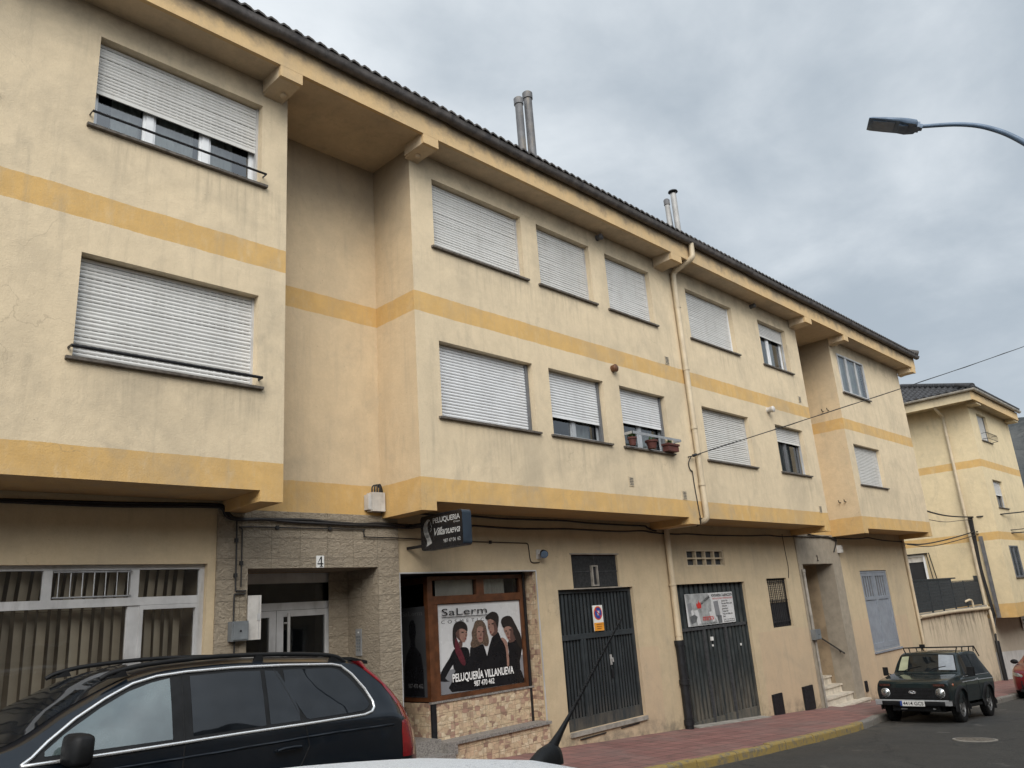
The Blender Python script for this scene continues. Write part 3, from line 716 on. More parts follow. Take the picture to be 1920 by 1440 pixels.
# downpipe: cream, black cast-iron foot
mb = MB(); PX = 7.42
mb.tube(bez([(PX + .04, -.59, 5.70), (PX + .04, -.585, 5.44), (PX + .02, -.56, 5.30), (PX, -.32, 5.20), (PX - .02, -.10, 5.10), (PX - .03, -.075, 4.9)], 5) + [(PX - .02, -.075, 2.8), (PX - .01, -.075, -.28)], .062, 12)
mb.tube(bez([(PX - .01, -.075, -.26), (PX - .012, -.055, -.36), (PX - .02, .06, -.405), (PX - .06, .45, -.41), (PX - .09, .84, -.42), (PX - .09, .885, -.55)], 5) + [(PX - .12, .885, -2.8)], .062, 12)
for z in (4.3, 2.85, 1.55, .35): mb.lathe([(.072, -.03), (.072, .03)], (PX - .02, -.075, z), n=14)
for z in (-1.6, -2.6): mb.lathe([(.075, -.02), (.075, .02)], (PX - .11, .885, z), n=14)
dp = build('downpipe', mb, M['pipe'], B, 40)
mb = MB(); zf = zwall(PX) - .05
mb.lathe([(.085, 0), (.085, -2.72 - zf)], (PX - .12, .885, zf), n=14)
for z in (-2.75, -3.5, -4.25): mb.lathe([(.105, -.05), (.105, .05)], (PX - .12, .885, z), n=14)
build('cast_iron_foot', mb, M['black_iron'], dp, 40)
mb = MB(); mb.tube([(21.40, .90, -.45), (21.40, .90, -3.0), (21.42, .90, -5.3)], .05, 10); build('downpipe', mb, M['pipe'], B, 40)

# ------------------------------------------------------------------ windows
rs = random.Random(21)
def slats(mb, x0, x1, z0, z1, y, style):
    p = .046 if style != 'new' else .05; n = max(1, round((z1 - z0 - .05) / p)); p = (z1 - z0 - .05) / n
    mb.box(x0, x1, y - .004, y + .012, z0, z0 + .05)
    mb.box(x0, x1, y + .012, y + .02, z0, z1, 1)
    for i in range(n):
        z = z0 + .05 + i * p; j = rs.uniform(-.0022, .0022) if style != 'new' else 0; t = rs.uniform(-.004, .004) if style != 'new' else rs.uniform(-.001, .001)
        g = .11
        prof = [(y + .009, z + p * g), (y + .001 + j, z + p * (g + .07)), (y - .005 + j, z + p * .5), (y - .001 + j, z + p * .88), (y + .009, z + p)]
        mb.grid([[(x0, a, b + t) for a, b in prof], [(x1, a, b - t) for a, b in prof]])
        if style == 'old':
            k = int((x1 - x0) / .085); w = (x1 - x0) / k; show = rs.random() < .8
            for q in range(k):
                a = x0 + q * w
                mb.face([(a + w * .72, y + .004, z), (a + w, y + .004, z), (a + w, y + .003, z + p * g), (a + w * .72, y + .003, z + p * g)])
            if not show: mb.face([(x0, y + .0035, z), (x1, y + .0035, z), (x1, y + .0025, z + p * g), (x0, y + .0025, z + p * g)])
def window(par, key, x0, x1, z0, z1, zs, style, yf=0.0, sill=True, mull=2, fmat='pvc', curtain=True, rail=None, guide='alu', depth=.24, flush=False, mulls=None, smat=None):
    ys = yf + .13; yw = yf + (.19 if not flush else .005)
    mb = MB(); w = .055
    mb.box(x0, x0 + w, yw, yw + .05, z0, z1); mb.box(x1 - w, x1, yw, yw + .05, z0, z1); mb.box(x0 + w, x1 - w, yw, yw + .05, z0, z0 + .06); mb.box(x0 + w, x1 - w, yw, yw + .05, z1 - .06, z1)
    ms = mulls or [lerp(x0, x1, (k + 1) / mull) for k in range(mull - 1)]
    for mx in ms: mb.box(mx - .045, mx + .045, yw - .012, yw + .045, z0 + .06, z1 - .06)
    edges = [x0 + w] + ms + [x1 - w]
    for a, b in zip(edges, edges[1:]):
        a2, b2 = a + (.045 if a != edges[0] else 0), b - (.045 if b != edges[-1] else 0)
        for q in ((a2, a2 + .03), (b2 - .03, b2)): mb.box(q[0], q[1], yw + .006, yw + .04, z0 + .06, z1 - .06)
        mb.box(a2 + .03, b2 - .03, yw + .006, yw + .04, z0 + .06, z0 + .09)
    o = build('window', mb, M[fmat], par)
    if zs > z0 + .03 or flush:
        mb = MB(); mb.face([(x0 + w, yw + .022, z0 + .06), (x1 - w, yw + .022, z0 + .06), (x1 - w, yw + .022, z1 - .06), (x0 + w, yw + .022, z1 - .06)]); build('pane', mb, M['glass'], o)
        mb = MB(); e = yw + .052; f = e + .9
        for q in ([(x0, e, z0), (x0, f, z0), (x0, f, z1), (x0, e, z1)], [(x1, e, z0), (x1, f, z0), (x1, f, z1), (x1, e, z1)], [(x0, f, z0), (x1, f, z0), (x1, f, z1), (x0, f, z1)], [(x0, e, z0), (x1, e, z0), (x1, f, z0), (x0, f, z0)], [(x0, e, z1), (x1, e, z1), (x1, f, z1), (x0, f, z1)]): mb.face(q)
        build('room', mb, M['interior'], o)
        if curtain:
            mb = MB(); P = []
            spans = [(x0 + .08, x1 - .08)] if curtain is True else curtain
            for a, b in spans:
                n = int((b - a) / .02); P = [[(lerp(a, b, k / n), e + .10 + .018 * math.sin(k * 1.15) + .012 * math.sin(k * .43), z) for z in (z0 + .08, z1 - .07)] for k in range(n + 1)]
                mb.grid(P)
            build('curtain', mb, M['curtain'], o, 60)
    if zs is not None and not flush:
        mb = MB(); gx = .03
        slats(mb, x0 + gx, x1 - gx, zs, z1 - .005, ys, style)
        build('shutter', mb, [M['slat_new' if style == 'new' else 'slat_old'], M['slot_soft'] if style != 'old' else M['slot']], o)
        mb = MB()
        for a, b in ((x0, x0 + gx), (x1 - gx, x1)): mb.box(a, b, ys - .02, ys + .03, z0, z1)
        if guide == 'alu_dark': mb.box(x1 - .075, x1 - gx, ys - .03, ys + .02, z0, z1 - .02)
        pieces('shutter_guide', mb, M[guide], o)
    if sill:
        mb = MB(); n = 18; P = []
        for k in range(n + 1):
            x = lerp(x0 - .07, x1 + .07, k / n); d = rs.uniform(-.006, .004); P.append([(x, yf + .0, z0 - .038), (x, yf - .055 + d, z0 - .034), (x, yf - .058 + d, z0 - .004), (x, yf + .0, z0 + .003)])
        mb.grid(P); mb.face(P[0]); mb.face(P[-1]); mb.box(x0 + .002, x1 - .002, yf, yf + .2, z0 - .03, z0 + .004); build('sill', mb, smat or M['sill'], o)
    if rail:
        mb = MB(); z = z0 + rail
        mb.tube([(x0 - .045, yf + .16, z), (x0 - .045, yf - .10, z), (x1 + .02, yf - .10, z), (x1 + .02, yf + .16, z)], .019 if rail < .1 else .015, 6); build('guard_rail', mb, M['iron'], o)
    return o
window(B, 'LU', *WINS['L'], SILU, TOPU, 4.225, 'old', rail=.12, mull=3, mulls=[-3.90, -3.20], curtain=[(-4.3, -3.95), (-3.85, -3.3), (-3.1, -2.75)])
window(B, 'LD', *WINS['L'], SILD, TOPD, SILD + .005, 'old', rail=.092)
window(B, 'left', -7.6, -5.6, SILU, TOPU, SILU + .005, 'old'); window(B, 'left', -7.6, -5.6, SILD, TOPD, SILD + .005, 'old')
window(B, 'C1U', *WINS['C1'], SILU, TOPU, SILU + .02, 'old'); window(B, 'C2U', *WINS['C2'], SILU, TOPU, SILU + .005, 'mid'); window(B, 'C3U', *WINS['C3'], SILU, TOPU, SILU + .005, 'mid')
window(B, 'C1D', *WINS['C1'], SILD, TOPD, SILD + .005, 'new', guide='alu_dark')
window(B, 'C2D', *WINS['C2'], SILD, TOPD, 1.285, 'new', fmat='pvc_grey', guide='alu_dark', curtain=[(3.75, 4.35)])
w3 = window(B, 'C3D', *WINS['C3'], SILD, TOPD, 1.43, 'new', fmat='pvc_grey', guide='alu_dark', curtain=[(5.85, 6.3)])
mb = MB(); mb.box(4.96, 6.62, -.20, -.19, 1.135, 1.185); mb.box(4.96, 4.97, -.20, .1, 1.135, 1.185); mb.box(6.60, 6.61, -.20, 0, 1.135, 1.185)
build('pot_guard', mb, M['galv'], w3)
window(B, 'R1U', *WINS['R1'], SILU, TOPU, SILU + .005, 'mid', guide='pvc'); window(B, 'R2U', *WINS['R2'], SILU, TOPU, 4.55, 'mid', curtain=[(11.75, 12.75)])
window(B, 'R1D', *WINS['R1'], SILD, TOPD, SILD + .005, 'mid'); window(B, 'R2D', *WINS['R2'], SILD, TOPD, 1.735, 'mid', fmat='alu_dark', curtain=[(11.7, 12.6)])
def flush_window(par, x0, x1, z0, z1, yf, mulls, fmat, curtain=True):
    mb = MB(); w = .05; ya, yb = yf - .03, yf + .03
    mb.box(x0, x0 + w, ya, yb, z0, z1); mb.box(x1 - w, x1, ya, yb, z0, z1); mb.box(x0 + w, x1 - w, ya, yb, z0, z0 + w); mb.box(x0 + w, x1 - w, ya, yb, z1 - w, z1)
    for mx, ww in mulls: mb.box(mx - ww, mx + ww, ya + .012, yb, z0 + w, z1 - w)
    o = build('window', mb, M[fmat], par)
    mb = MB(); mb.face([(x0 + w, yf + .01, z0 + w), (x1 - w, yf + .01, z0 + w), (x1 - w, yf + .01, z1 - w), (x0 + w, yf + .01, z1 - w)]); build('pane', mb, M['glass'], o)
    mb = MB(); e = yf + .032; f = e + .8
    for q in ([(x0, e, z0), (x0, f, z0), (x0, f, z1), (x0, e, z1)], [(x1, e, z0), (x1, f, z0), (x1, f, z1), (x1, e, z1)], [(x0, f, z0), (x1, f, z0), (x1, f, z1), (x0, f, z1)], [(x0, e, z0), (x1, e, z0), (x1, f, z0), (x0, f, z0)], [(x0, e, z1), (x1, e, z1), (x1, f, z1), (x0, f, z1)]): mb.face(q)
    build('room', mb, M['interior'], o)
    if curtain:
        n = int((x1 - x0 - .12) / .02); mb = MB(); mb.grid([[(lerp(x0 + .06, x1 - .06, k / n), yf + .12 + .02 * math.sin(k * .9) + .012 * math.sin(k * .37), z) for z in (z0 + .06, z1 - .06)] for k in range(n + 1)]); build('curtain', mb, M['curtain'], o, 60)
    mb = MB(); mb.box(x0 - .05, x1 + .05, yf - .07, yf - .002, z0 - .04, z0 - .002); build('sill', mb, M['sill'], o)
    return o
flush_window(B, 16.26, 18.28, SILU, TOPU, 0, [(16.92, .06), (17.64, .035)], 'alu')
window(B, 'XD', 16.28, 18.28, SILD, TOPD, SILD + .005, 'mid')
# little vents and extractor caps on the front
for x, z in ((5.02, .26), (6.79, .10), (6.79, 2.96), (13.09, 3.01), (13.16, .08)):
    mb = MB(); mb.box(x - .075, x + .075, -.012, -.001, z - .09, z + .09)
    for k in range(5): mb.box(x - .055, x + .055, -.02, -.012, z - .065 + k * .03, z - .055 + k * .03, 1)
    build('wall_vent', mb, [M['pipe'], M['slot']], B)
def cap(x, z, r, mat, l=.13):
    mb = MB(); mb.lathe([(r, 0), (r, l * .7), (r * 1.1, l * .75), (r * 1.1, l), (r * .7, l + .02)], (x, .002, z), (0, -1, 0), 18); build('extractor_cap', mb, mat, B, 40)
cap(4.83, 2.43, .07, M['brass'], .09); cap(11.10, 2.44, .07, M['white_box'], .17); cap(4.79, 5.19, .06, M['flue'], .12); cap(11.1, 5.2, .055, M['flue'])
for x in (-2.30, .05, 16.05): 
    mb = MB(); mb.lathe([(.045, 0), (.04, .035), (.015, .05)], (x, -.16, ZT - .19), (0, 0, -1), 16); build('eaves_boss', mb, M['soffit'], B, 50)
for z in (3.15, .45):
    for k in (0, 1):
        mb = MB(); mb.tube([(15.826, .35 + k * .16, z), (15.72, .35 + k * .16, z), (15.70, .35 + k * .16, z + .06)], .014, 6); build('wall_hook', mb, M['iron'], B)
# ------------------------------------------------------------------ ground floor fittings (parts of the block)
# left shopfront
mb = MB(); y0, y1 = 1.04, 1.10; X0, X1 = -11.6, -2.60; zb = zwall(-3) - .1; zt = -1.10
mb.box(X0, X1, y0, y1, zt - .055, zt); mb.box(X1 - .06, X1, y0, y1, zb, zt - .055)
TR0, TR1 = -1.555, -1.465
mb.box(X0, X1 - .06, y0 - .015, y1, TR0, TR1)
xs_m = [-3.415, -4.32, -5.25, -6.2, -7.2, -8.2, -9.4, -10.5]
for k, mx in enumerate(xs_m):
    mb.box(mx - .045, mx + .045, y0 + .002, y1 - .002, TR1, zt - .055)
    if k in (0, 3, 6): mb.box(mx - .065, mx + .065, y0 + .002, y1 - .002, zb, TR0)
mb.box(-3.35, -3.31, y0 - .012, y1 - .01, zb, TR0 - .002); mb.box(-2.70, -2.66, y0 - .012, y1 - .01, zb, TR0 - .002); mb.box(-3.31, -2.70, y0 - .012, y1 - .01, TR0 - .05, TR0 - .002)
shop = build('shopfront', mb, M['alu'], B)
mb = MB(); mb.face([(X0, 1.075, zb), (X1 - .06, 1.075, zb), (X1 - .06, 1.075, zt - .05), (X0, 1.075, zt - .05)]); build('pane', mb, M['glass_shop'], shop)
mb = MB(); rb = random.Random(4)
x = -11.5
while x < -2.72:
    if not (-3.46 < x < -3.30):
        a = math.radians(36 + rb.uniform(-9, 9)); w = .118; sw = rb.uniform(-.03, .03)
        dx, dy = w / 2 * math.cos(a), w / 2 * math.sin(a); x_b = x + sw
        mb.face([(x - dx, 1.26 - dy, -1.58), (x + dx, 1.26 + dy, -1.58), (x_b + dx, 1.26 + dy, zb + .1), (x_b - dx, 1.26 - dy, zb + .1)])
        mb.face([(x - dx + .03, 1.26 - dy, -1.14), (x + dx + .03, 1.26 + dy, -1.14), (x + dx, 1.26 + dy, -1.575), (x - dx, 1.26 - dy, -1.575)])
    x += .112 + rb.uniform(-.006, .006)
build('vertical_blind', mb, M['blind'], shop)
mb = MB()
for q in ([(X0, 1.6, zb), (X1, 1.6, zb), (X1, 1.6, zt), (X0, 1.6, zt)], [(X1, 1.1, zb), (X1, 1.6, zb), (X1, 1.6, zt), (X1, 1.1, zt)], [(X0, 1.1, zt), (X1, 1.1, zt), (X1, 1.6, zt), (X0, 1.6, zt)], [(X0, 1.1, zb), (X0, 1.6, zb), (X0, 1.6, zt), (X0, 1.1, zt)]): mb.face(q)
build('room', mb, simple('shop_interior', (.17, .14, .105), .9, 0, .2, 1), shop)
mb = MB()      # security bars over the middle fanlight
for z in (-1.175, -1.445): mb.tube([(-4.27, 1.02, z), (-3.46, 1.02, z)], .010, 6)
for k in range(7): mb.tube([(-4.22 + k * .12, 1.02, -1.17), (-4.22 + k * .12, 1.02, -1.45)], .006, 5)
build('security_bars', mb, M['galv'], shop)
# doorway number 4
yd = 1.74; mb = MB(); X0, X1 = -2.09, -.26; zb = zwall(-1) + .02
mb.box(X0, X1, yd, yd + .06, -1.31, -1.17); mb.box(X1 - .10, X1, yd, yd + .06, zb, -1.31); mb.box(X0, X0 + .08, yd, yd + .06, zb, -1.31); mb.box(X0 + .08, X1 - .10, yd, yd + .06, -1.675, -1.575)
fr = build('entrance_frame', mb, M['alu'], B)
mb = MB(); mb.face([(X0 + .08, yd + .03, -1.575), (X1 - .1, yd + .03, -1.575), (X1 - .1, yd + .03, -1.31), (X0 + .08, yd + .03, -1.31)]); build('fanlight', mb, M['glass_shop'], fr)
for a, b, hd in ((-2.01, -1.245, 0), (-1.235, -.36, 1)):
    mb = MB(); w = .105 if hd else .10
    mb.box(a, a + w, yd - .012, yd + .045, zb, -1.68); mb.box(b - w, b, yd - .012, yd + .045, zb, -1.68); mb.box(a + w, b - w, yd - .012, yd + .045, -1.765, -1.68); mb.box(a + w, b - w, yd - .012, yd + .045, zb, zb + .3)
    d = build('door', mb, M['alu'], B)
    mb = MB(); mb.face([(a + w, yd + .02, zb + .3), (b - w, yd + .02, zb + .3), (b - w, yd + .02, -1.765), (a + w, yd + .02, -1.765)]); build('pane', mb, M['glass_shop'], d)
    if hd:
        mb = MB(); mb.tube([(a + w + .05, yd - .07, -1.72), (a + w + .05, yd - .07, -3.3)], .022, 10)
        for z in (-1.85, -3.15): mb.tube([(a + w + .05, yd - .07, z), (a + w + .02, yd, z)], .014, 6)
        build('handle', mb, M['steel'], d, 40)
mb = MB()
for q in ([(X0, 1.81, zb), (X0, 4, zb), (X0, 4, -1.17), (X0, 1.81, -1.17)], [(X1, 1.81, zb), (X1, 4, zb), (X1, 4, -1.17), (X1, 1.81, -1.17)], [(X0, 4, zb), (X1, 4, zb), (X1, 4, -1.17), (X0, 4, -1.17)], [(X0, 1.81, -1.165), (X1, 1.81, -1.165), (X1, 4, -1.165), (X0, 4, -1.165)], [(X0, .9, zb), (X1, .9, zb), (X1, 4, zb), (X0, 4, zb)]): mb.face(q)
build('hallway', mb, M['interior'], B)
# hairdresser: recessed display window on a mosaic plinth, open lobby at its left
F = 1.22; LX = 1.02; RX = 3.245
mb = MB(); zbot = zwall(3.3) - .3
wall_holes(mb, LX, RX - .0, zbot, -3.14, [], F - .03, 0); mb.face([(LX, F - .03, zbot), (LX, 2.6, zbot), (LX, 2.6, -3.14), (LX, F - .03, -3.14)])
mb.face([(LX, F - .03, -3.14), (RX, F - .03, -3.14), (RX, F + .03, -3.14), (LX, F + .03, -3.14)])
mb.face([(RX - .004, G + .02, zbot), (RX - .004, F, zbot), (RX - .004, F, -1.255), (RX - .004, G + .02, -1.255)])

mb.box(1.06, 3.25, .90, F - .04, zbot, -3.715)
build('mosaic_plinth', mb, M['mosaic'], B)
mb = MB(); mb.box(1.02, 3.27, .86, F - .03, -3.714, -3.672); mb.box(1.02, 1.20, .85, 1.0, -3.84, -3.715)
mb.box(LX - .01, RX, F - .05, F + .02, -3.155, -3.128)
mb.box(.31, 1.06, .74, 1.35, -3.90, -3.80); mb.box(.31, 1.02, 1.0, 3.0, -3.84, -3.62); mb.box(.31, 1.058, .76, .999, -4.3, -3.90)
build('granite_ledge', mb, M['granite'], B)
mb = MB(); mb.box(LX + .0, LX + .10, F - .028, F + .07, -3.125, -1.30); mb.box(LX - .005, LX + .085, F - .034, F, -3.64, -3.157, 1)
mb.box(LX + .10, RX - .10, F - .02, F + .05, -1.36, -1.30); mb.box(RX - .17, RX - .10, F - .02, F + .05, -3.125, -1.36); mb.box(LX + .10, RX - .17, F - .025, F + .05, -1.72, -1.60); mb.box(LX + .10, RX - .17, F - .02, F + .05, -3.125, -3.06)
mb.box(2.06, 2.23, F - .02, F + .05, -1.60, -1.36); mb.box(LX + .10, LX + .20, F - .019, F + .05, -3.06, -1.72)
mb.box(LX + .003, LX + .06, F + .07, 2.6, -1.40, -1.30); mb.box(LX + .003, LX + .06, F + .07, 2.6, -3.125, -3.06); mb.box(LX + .003, LX + .06, 2.5, 2.6, -3.06, -1.40)
mb.box(RX - .10, RX - .05, F - .04, F + .05, zbot, -1.28, 1)
dw = build('display_window', mb, [M['wood'], M['black_iron']], B)
mb = MB()
for a, b in ((LX + .2, 2.06), (2.23, RX - .17)): mb.face([(a, F + .02, -1.60), (b, F + .02, -1.60), (b, F + .02, -1.36), (a, F + .02, -1.36)])
build('fanlight', mb, M['glass_shop'], dw)
mb = MB(); mb.grid([[(lerp(1.25, 2.05, k / 40), F + .06 + .004 * math.sin(k), z) for z in (-1.60, -1.36)] for k in range(41)])
mb.grid([[(lerp(2.24, 2.80, k / 40), F + .07 + .012 * math.sin(k * 1.3), z) for z in (-1.60, -1.36)] for k in range(41)]); build('curtain', mb, M['curtain'], dw, 60)
mb = MB()
for q in ([(.30, 3, -4), (3.3, 3, -4), (3.3, 3, -1.2), (.30, 3, -1.2)], [(.30, .98, -1.262), (3.24, .98, -1.262), (3.24, 3, -1.262), (.30, 3, -1.262)], [(.302, G + .01, -4), (.302, 3, -4), (.302, 3, -1.2), (.302, G + .01, -1.2)], [(3.3, F + .1, -4), (3.3, 3, -4), (3.3, 3, -1.2), (3.3, F + .1, -1.2)]): mb.face(q)
build('lobby', mb, M['interior'], B)
mb = MB()      # thin pale stop bead round the opening
mb.box(.288, .318, G - .012, G + .012, zwall(.3) - .1, -1.25); mb.box(.318, 3.262, G - .012, G + .012, -1.268, -1.247); mb.box(3.247, 3.268, G - .012, G + .012, -3.67, -1.268)
build('opening_bead', mb, M['alu'], B)
# garage door with sub-door
def ribs(mb, x0, x1, z0, z1, y, pitch, d, m=0):
    n = max(1, round((x1 - x0) / pitch)); p = (x1 - x0) / n
    for k in range(n):
        a = x0 + k * p; w = rs.uniform(-.002, .002)
        Q = [(a, y + w), (a + p * .60, y - w), (a + p * .66, y + d), (a + p * .94, y + d), (a + p, y)]
        for i, ((xa, ya), (xb, yb)) in enumerate(zip(Q, Q[1:])): mb.face([(xa, ya, z0), (xb, yb, z0), (xb, yb, z1), (xa, ya, z1)], m if i == 0 else m + 1)
X0, X1 = 3.80, 6.02; y = G + .10; mb = MB()
for q in ((X0, X0 + .07, -3.95, -1.60), (X1 - .07, X1, -3.95, -1.60)): mb.box(q[0], q[1], y - .03, y + .03, q[2], q[3])
mb.box(X0 + .07, X1 - .07, y - .03, y + .03, -1.67, -1.60); mb.box(X0 + .07, X1 - .07, y - .034, y + .03, -2.47, -2.38); mb.box(X0 + .07, X1 - .07, y - .03, y + .03, -3.95, -3.76)
for mx in (4.42, 4.50, 5.33): mb.box(mx - .03, mx + .03, y - .032, y + .03, -3.76, -2.47)
gd = build('garage_door', mb, M['garage'], B)
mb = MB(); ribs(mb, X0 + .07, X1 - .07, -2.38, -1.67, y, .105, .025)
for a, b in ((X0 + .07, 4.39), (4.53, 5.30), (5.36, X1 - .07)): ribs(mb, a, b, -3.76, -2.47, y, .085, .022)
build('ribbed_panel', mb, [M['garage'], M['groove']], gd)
mb = MB(); mb.tube([(5.23, y - .05, -2.85), (5.23, y - .06, -2.93)], .012, 6); mb.box(5.21, 5.25, y - .02, y, -2.98, -2.80); mb.box(5.205, 5.255, y - .025, y, -3.20, -3.05, 1); build('handle', mb, [M['steel'], M['black_iron']], gd)
mb = MB(); mb.box(X0 + .01, X1 + .0, .92, 1.1, -4.02, -3.952); build('threshold', mb, M['concrete'], B)
mb = MB()
for a, b, z in ((4.05, 4.75, -4.08), (5.2, 5.75, -4.06)): mb.tube([(a, .945, z), (b, .945, z + .01)], .011, 6)
build('bar_stop', mb, M['iron'], B)
mb = MB(); mb.face([(4.235, G + .05, -1.585), (5.62, G + .05, -1.585), (5.62, G + .05, -.985), (4.235, G + .05, -.985)])
for k in range(46): mb.box(4.24 + k * .03, 4.246 + k * .03, G + .03, G + .05, -1.58, -.99)
mb.box(4.235, 5.62, G + .028, G + .045, -1.30, -1.285); mb.box(4.92, 4.935, G + .028, G + .045, -1.285, -.99)
vt = build('ventilation_grille', mb, M['mesh_dark'], B)
mb = MB()
for q in ((4.80, 4.83, -1.56, -1.18), (4.95, 4.98, -1.56, -1.18), (4.83, 4.95, -1.56, -1.535), (4.83, 4.95, -1.205, -1.18)): mb.box(q[0], q[1], G - .01, G + .04, q[2], q[3])
mb.face([(4.83, G + .025, -1.535), (4.95, G + .025, -1.535), (4.95, G + .025, -1.205), (4.83, G + .025, -1.205)], 1); build('slot_frame', mb, [M['concrete'], M['interior']], vt)
mb = MB(); mb.box(4.20, 5.66, G - .015, G - .001, -.982, -.962); mb.box(4.22, 5.64, G - .02, G + .03, -1.605, -1.588); build('lintel_strip', mb, M['concrete'], B)
# second, older garage door
X0, X1 = 7.567, 10.44; zb = zwall(9) + .03; mb = MB()
mb.box(X0, X1, y - .03, y + .02, -2.56, -2.50, 1); mb.box(X0, X0 + .06, y - .03, y + .02, zb - .1, -1.60); mb.box(X1 - .06, X1, y - .03, y + .02, zb - .1, -1.60)
for mx in (8.52, 9.42): mb.box(mx - .035, mx + .035, y - .04, y + .02, zb - .05, -2.56, 1)
mb.box(X0 + .06, X1 - .06, y - .028, y + .02, zb - .1, zb + .12)
g2 = build('garage_door', mb, [M['garage_old'], M['mesh_dark']], B)
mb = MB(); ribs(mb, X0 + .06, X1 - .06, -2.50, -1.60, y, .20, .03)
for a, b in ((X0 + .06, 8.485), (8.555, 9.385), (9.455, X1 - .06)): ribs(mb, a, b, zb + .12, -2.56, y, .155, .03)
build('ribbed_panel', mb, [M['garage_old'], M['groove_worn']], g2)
mb = MB(); mb.box(8.78, 8.86, y - .034, y - .001, -2.81, -2.73); mb.box(8.81, 8.83, y - .034, y - .001, -2.93, -2.89); mb.box(10.02, 10.04, y - .03, y, -3.0, -2.95); build('door_sticker', mb, M['white'], g2)
mb = MB(); mb.prism([(7.5, .80, zwall(7.5) + .005), (10.5, .80, zwall(10.5) + .005), (10.44, 1.1, zwall(10.4) + .03), (7.57, 1.1, zwall(7.5) + .03)], (0, 0, -.06)); build('threshold', mb, M['concrete'], B)
# glass-block grid
mb = MB()
for k in range(5): mb.box(8.09 + k * .3855, 8.13 + k * .3855, G + .01, G + .1, -1.232, -.875)
for z in (-1.232, -1.073, -.905): mb.box(8.09, 9.67, G + .012, G + .1, z, z + .03)
gb = build('lattice_vent', mb, M['pipe'], B)
mb = MB(); mb.face([(8.09, G + .09, -1.23), (9.68, G + .09, -1.23), (9.68, G + .09, -.876), (8.09, G + .09, -.876)]); build('pane', mb, M['mesh_dark'], gb)
# barred window with perforated screen
mb = MB()
for a, b, c, d in ((11.545, 12.61, -2.72, -2.68), (11.545, 12.61, -1.595, -1.555)): mb.box(a, b, G + .06, G + .10, c, d)
for a in (11.545, 12.57): mb.box(a, a + .04, G + .06, G + .1, -2.68, -1.595)
bw = build('barred_window', mb, M['iron'], B)
mb = MB()
for k in range(11): mb.tube([(11.60 + k * .096, G + .05, -2.70), (11.60 + k * .096, G + .05, -1.57)], .009, 6)
for z in (-2.6, -2.1, -1.65): mb.box(11.56, 12.6, G + .045, G + .055, z, z + .02)
build('bars', mb, M['iron'], bw)
mb = MB(); mb.face([(11.58, G + .11, -2.69), (12.58, G + .11, -2.69), (12.58, G + .11, -1.59), (11.58, G + .11, -1.59)]); build('pane', mb, M['interior'], bw)
mb = MB(); hl = [(11.60 + i * .07, 11.636 + i * .07, -2.13 + j * .053, -2.105 + j * .053) for i in range(14) for j in range(10)]
wall_holes(mb, 11.59, 12.57, -2.14, -1.60, hl, G + .087, .006)
build('perforated_screen', mb, M['pipe'], bw)
# blue-grey wooden shutters on the far window
mb = MB(); X0, X1, zb, zt = 17.42, 19.57, -3.75, -1.445; y = G + .05
for a, b, c, d in ((X0, X0 + .07, zb, zt), (X1 - .07, X1, zb, zt), (X0 + .07, X1 - .07, zt - .07, zt), (X0 + .07, X1 - .07, zb, zb + .07)): mb.box(a, b, y - .02, y + .06, c, d)
bs_ = build('window', mb, M['shutterblue'], B)
for a, b in ((X0 + .075, 18.49), (18.50, X1 - .075)):
    mb = MB(); zc, ztt = zb + .075, zt - .075; zm = lerp(zc, ztt, .66)
    for q in ((a, a + .09, zc, ztt), (b - .09, b, zc, ztt), (a + .09, b - .09, zc, zc + .14), (a + .09, b - .09, ztt - .09, ztt), (a + .09, b - .09, zm - .05, zm + .05)): mb.box(q[0], q[1], y - .012, y + .03, q[2], q[3])
    mb.box(a + .09, b - .09, y + .012, y + .03, zc + .14, zm - .05); mb.box(a + .09, b - .09, y + .022, y + .032, zm + .05, ztt - .09, 1)
    n = 5
    for k in range(n):
        xx = lerp(a + .13, b - .13, k / (n - 1)); mb.box(xx - .035, xx + .035, y, y + .025, zm + .05, ztt - .09)
    build('shutter_leaf', mb, [M['shutterblue'], M['slot']], bs_)
mb = MB(); mb.box(X0 - .03, X1 + .03, G - .04, G + .04, zb - .05, zb - .002); build('sill', mb, M['shutterblue'], bs_)
# house numbers
np_ = empty('house_number', (-1.05, .93, -1.16), 'small white plaque with black number 4 over the aluminium entrance doors', 'house number')
mb = MB(); mb.box(-1.11, -.99, .918, .929, -1.165, -1.008); build('plaque', mb, M['white'], np_)
mb = MB()
for i, pts in enumerate(([(.55, .08), (.72, .08), (.72, .92), (.55, .92)], [(.55, .92), (.72, .92), (.24, .40), (.13, .34)], [(.13, .26), (.90, .26), (.90, .36), (.13, .36)], [(.42, .06), (.86, .06), (.86, .12), (.42, .12)])):
    mb.poly([(-1.11 + .12 * u, .9165 - .0006 * i, -1.165 + .157 * v) for u, v in pts])
build('numeral', mb, M['black'], np_)
n2 = empty('house_number', (14.57, .93, -1.16), 'dark number 2 fixed on the stone lintel above the open stair entrance', 'house number')
mb = MB(); text(mb, '2', (14.52, .915, -1.145), (1, 0, 0), (0, 0, 1), .10, .15, bold=.02); build('numeral', mb, M['black'], n2)
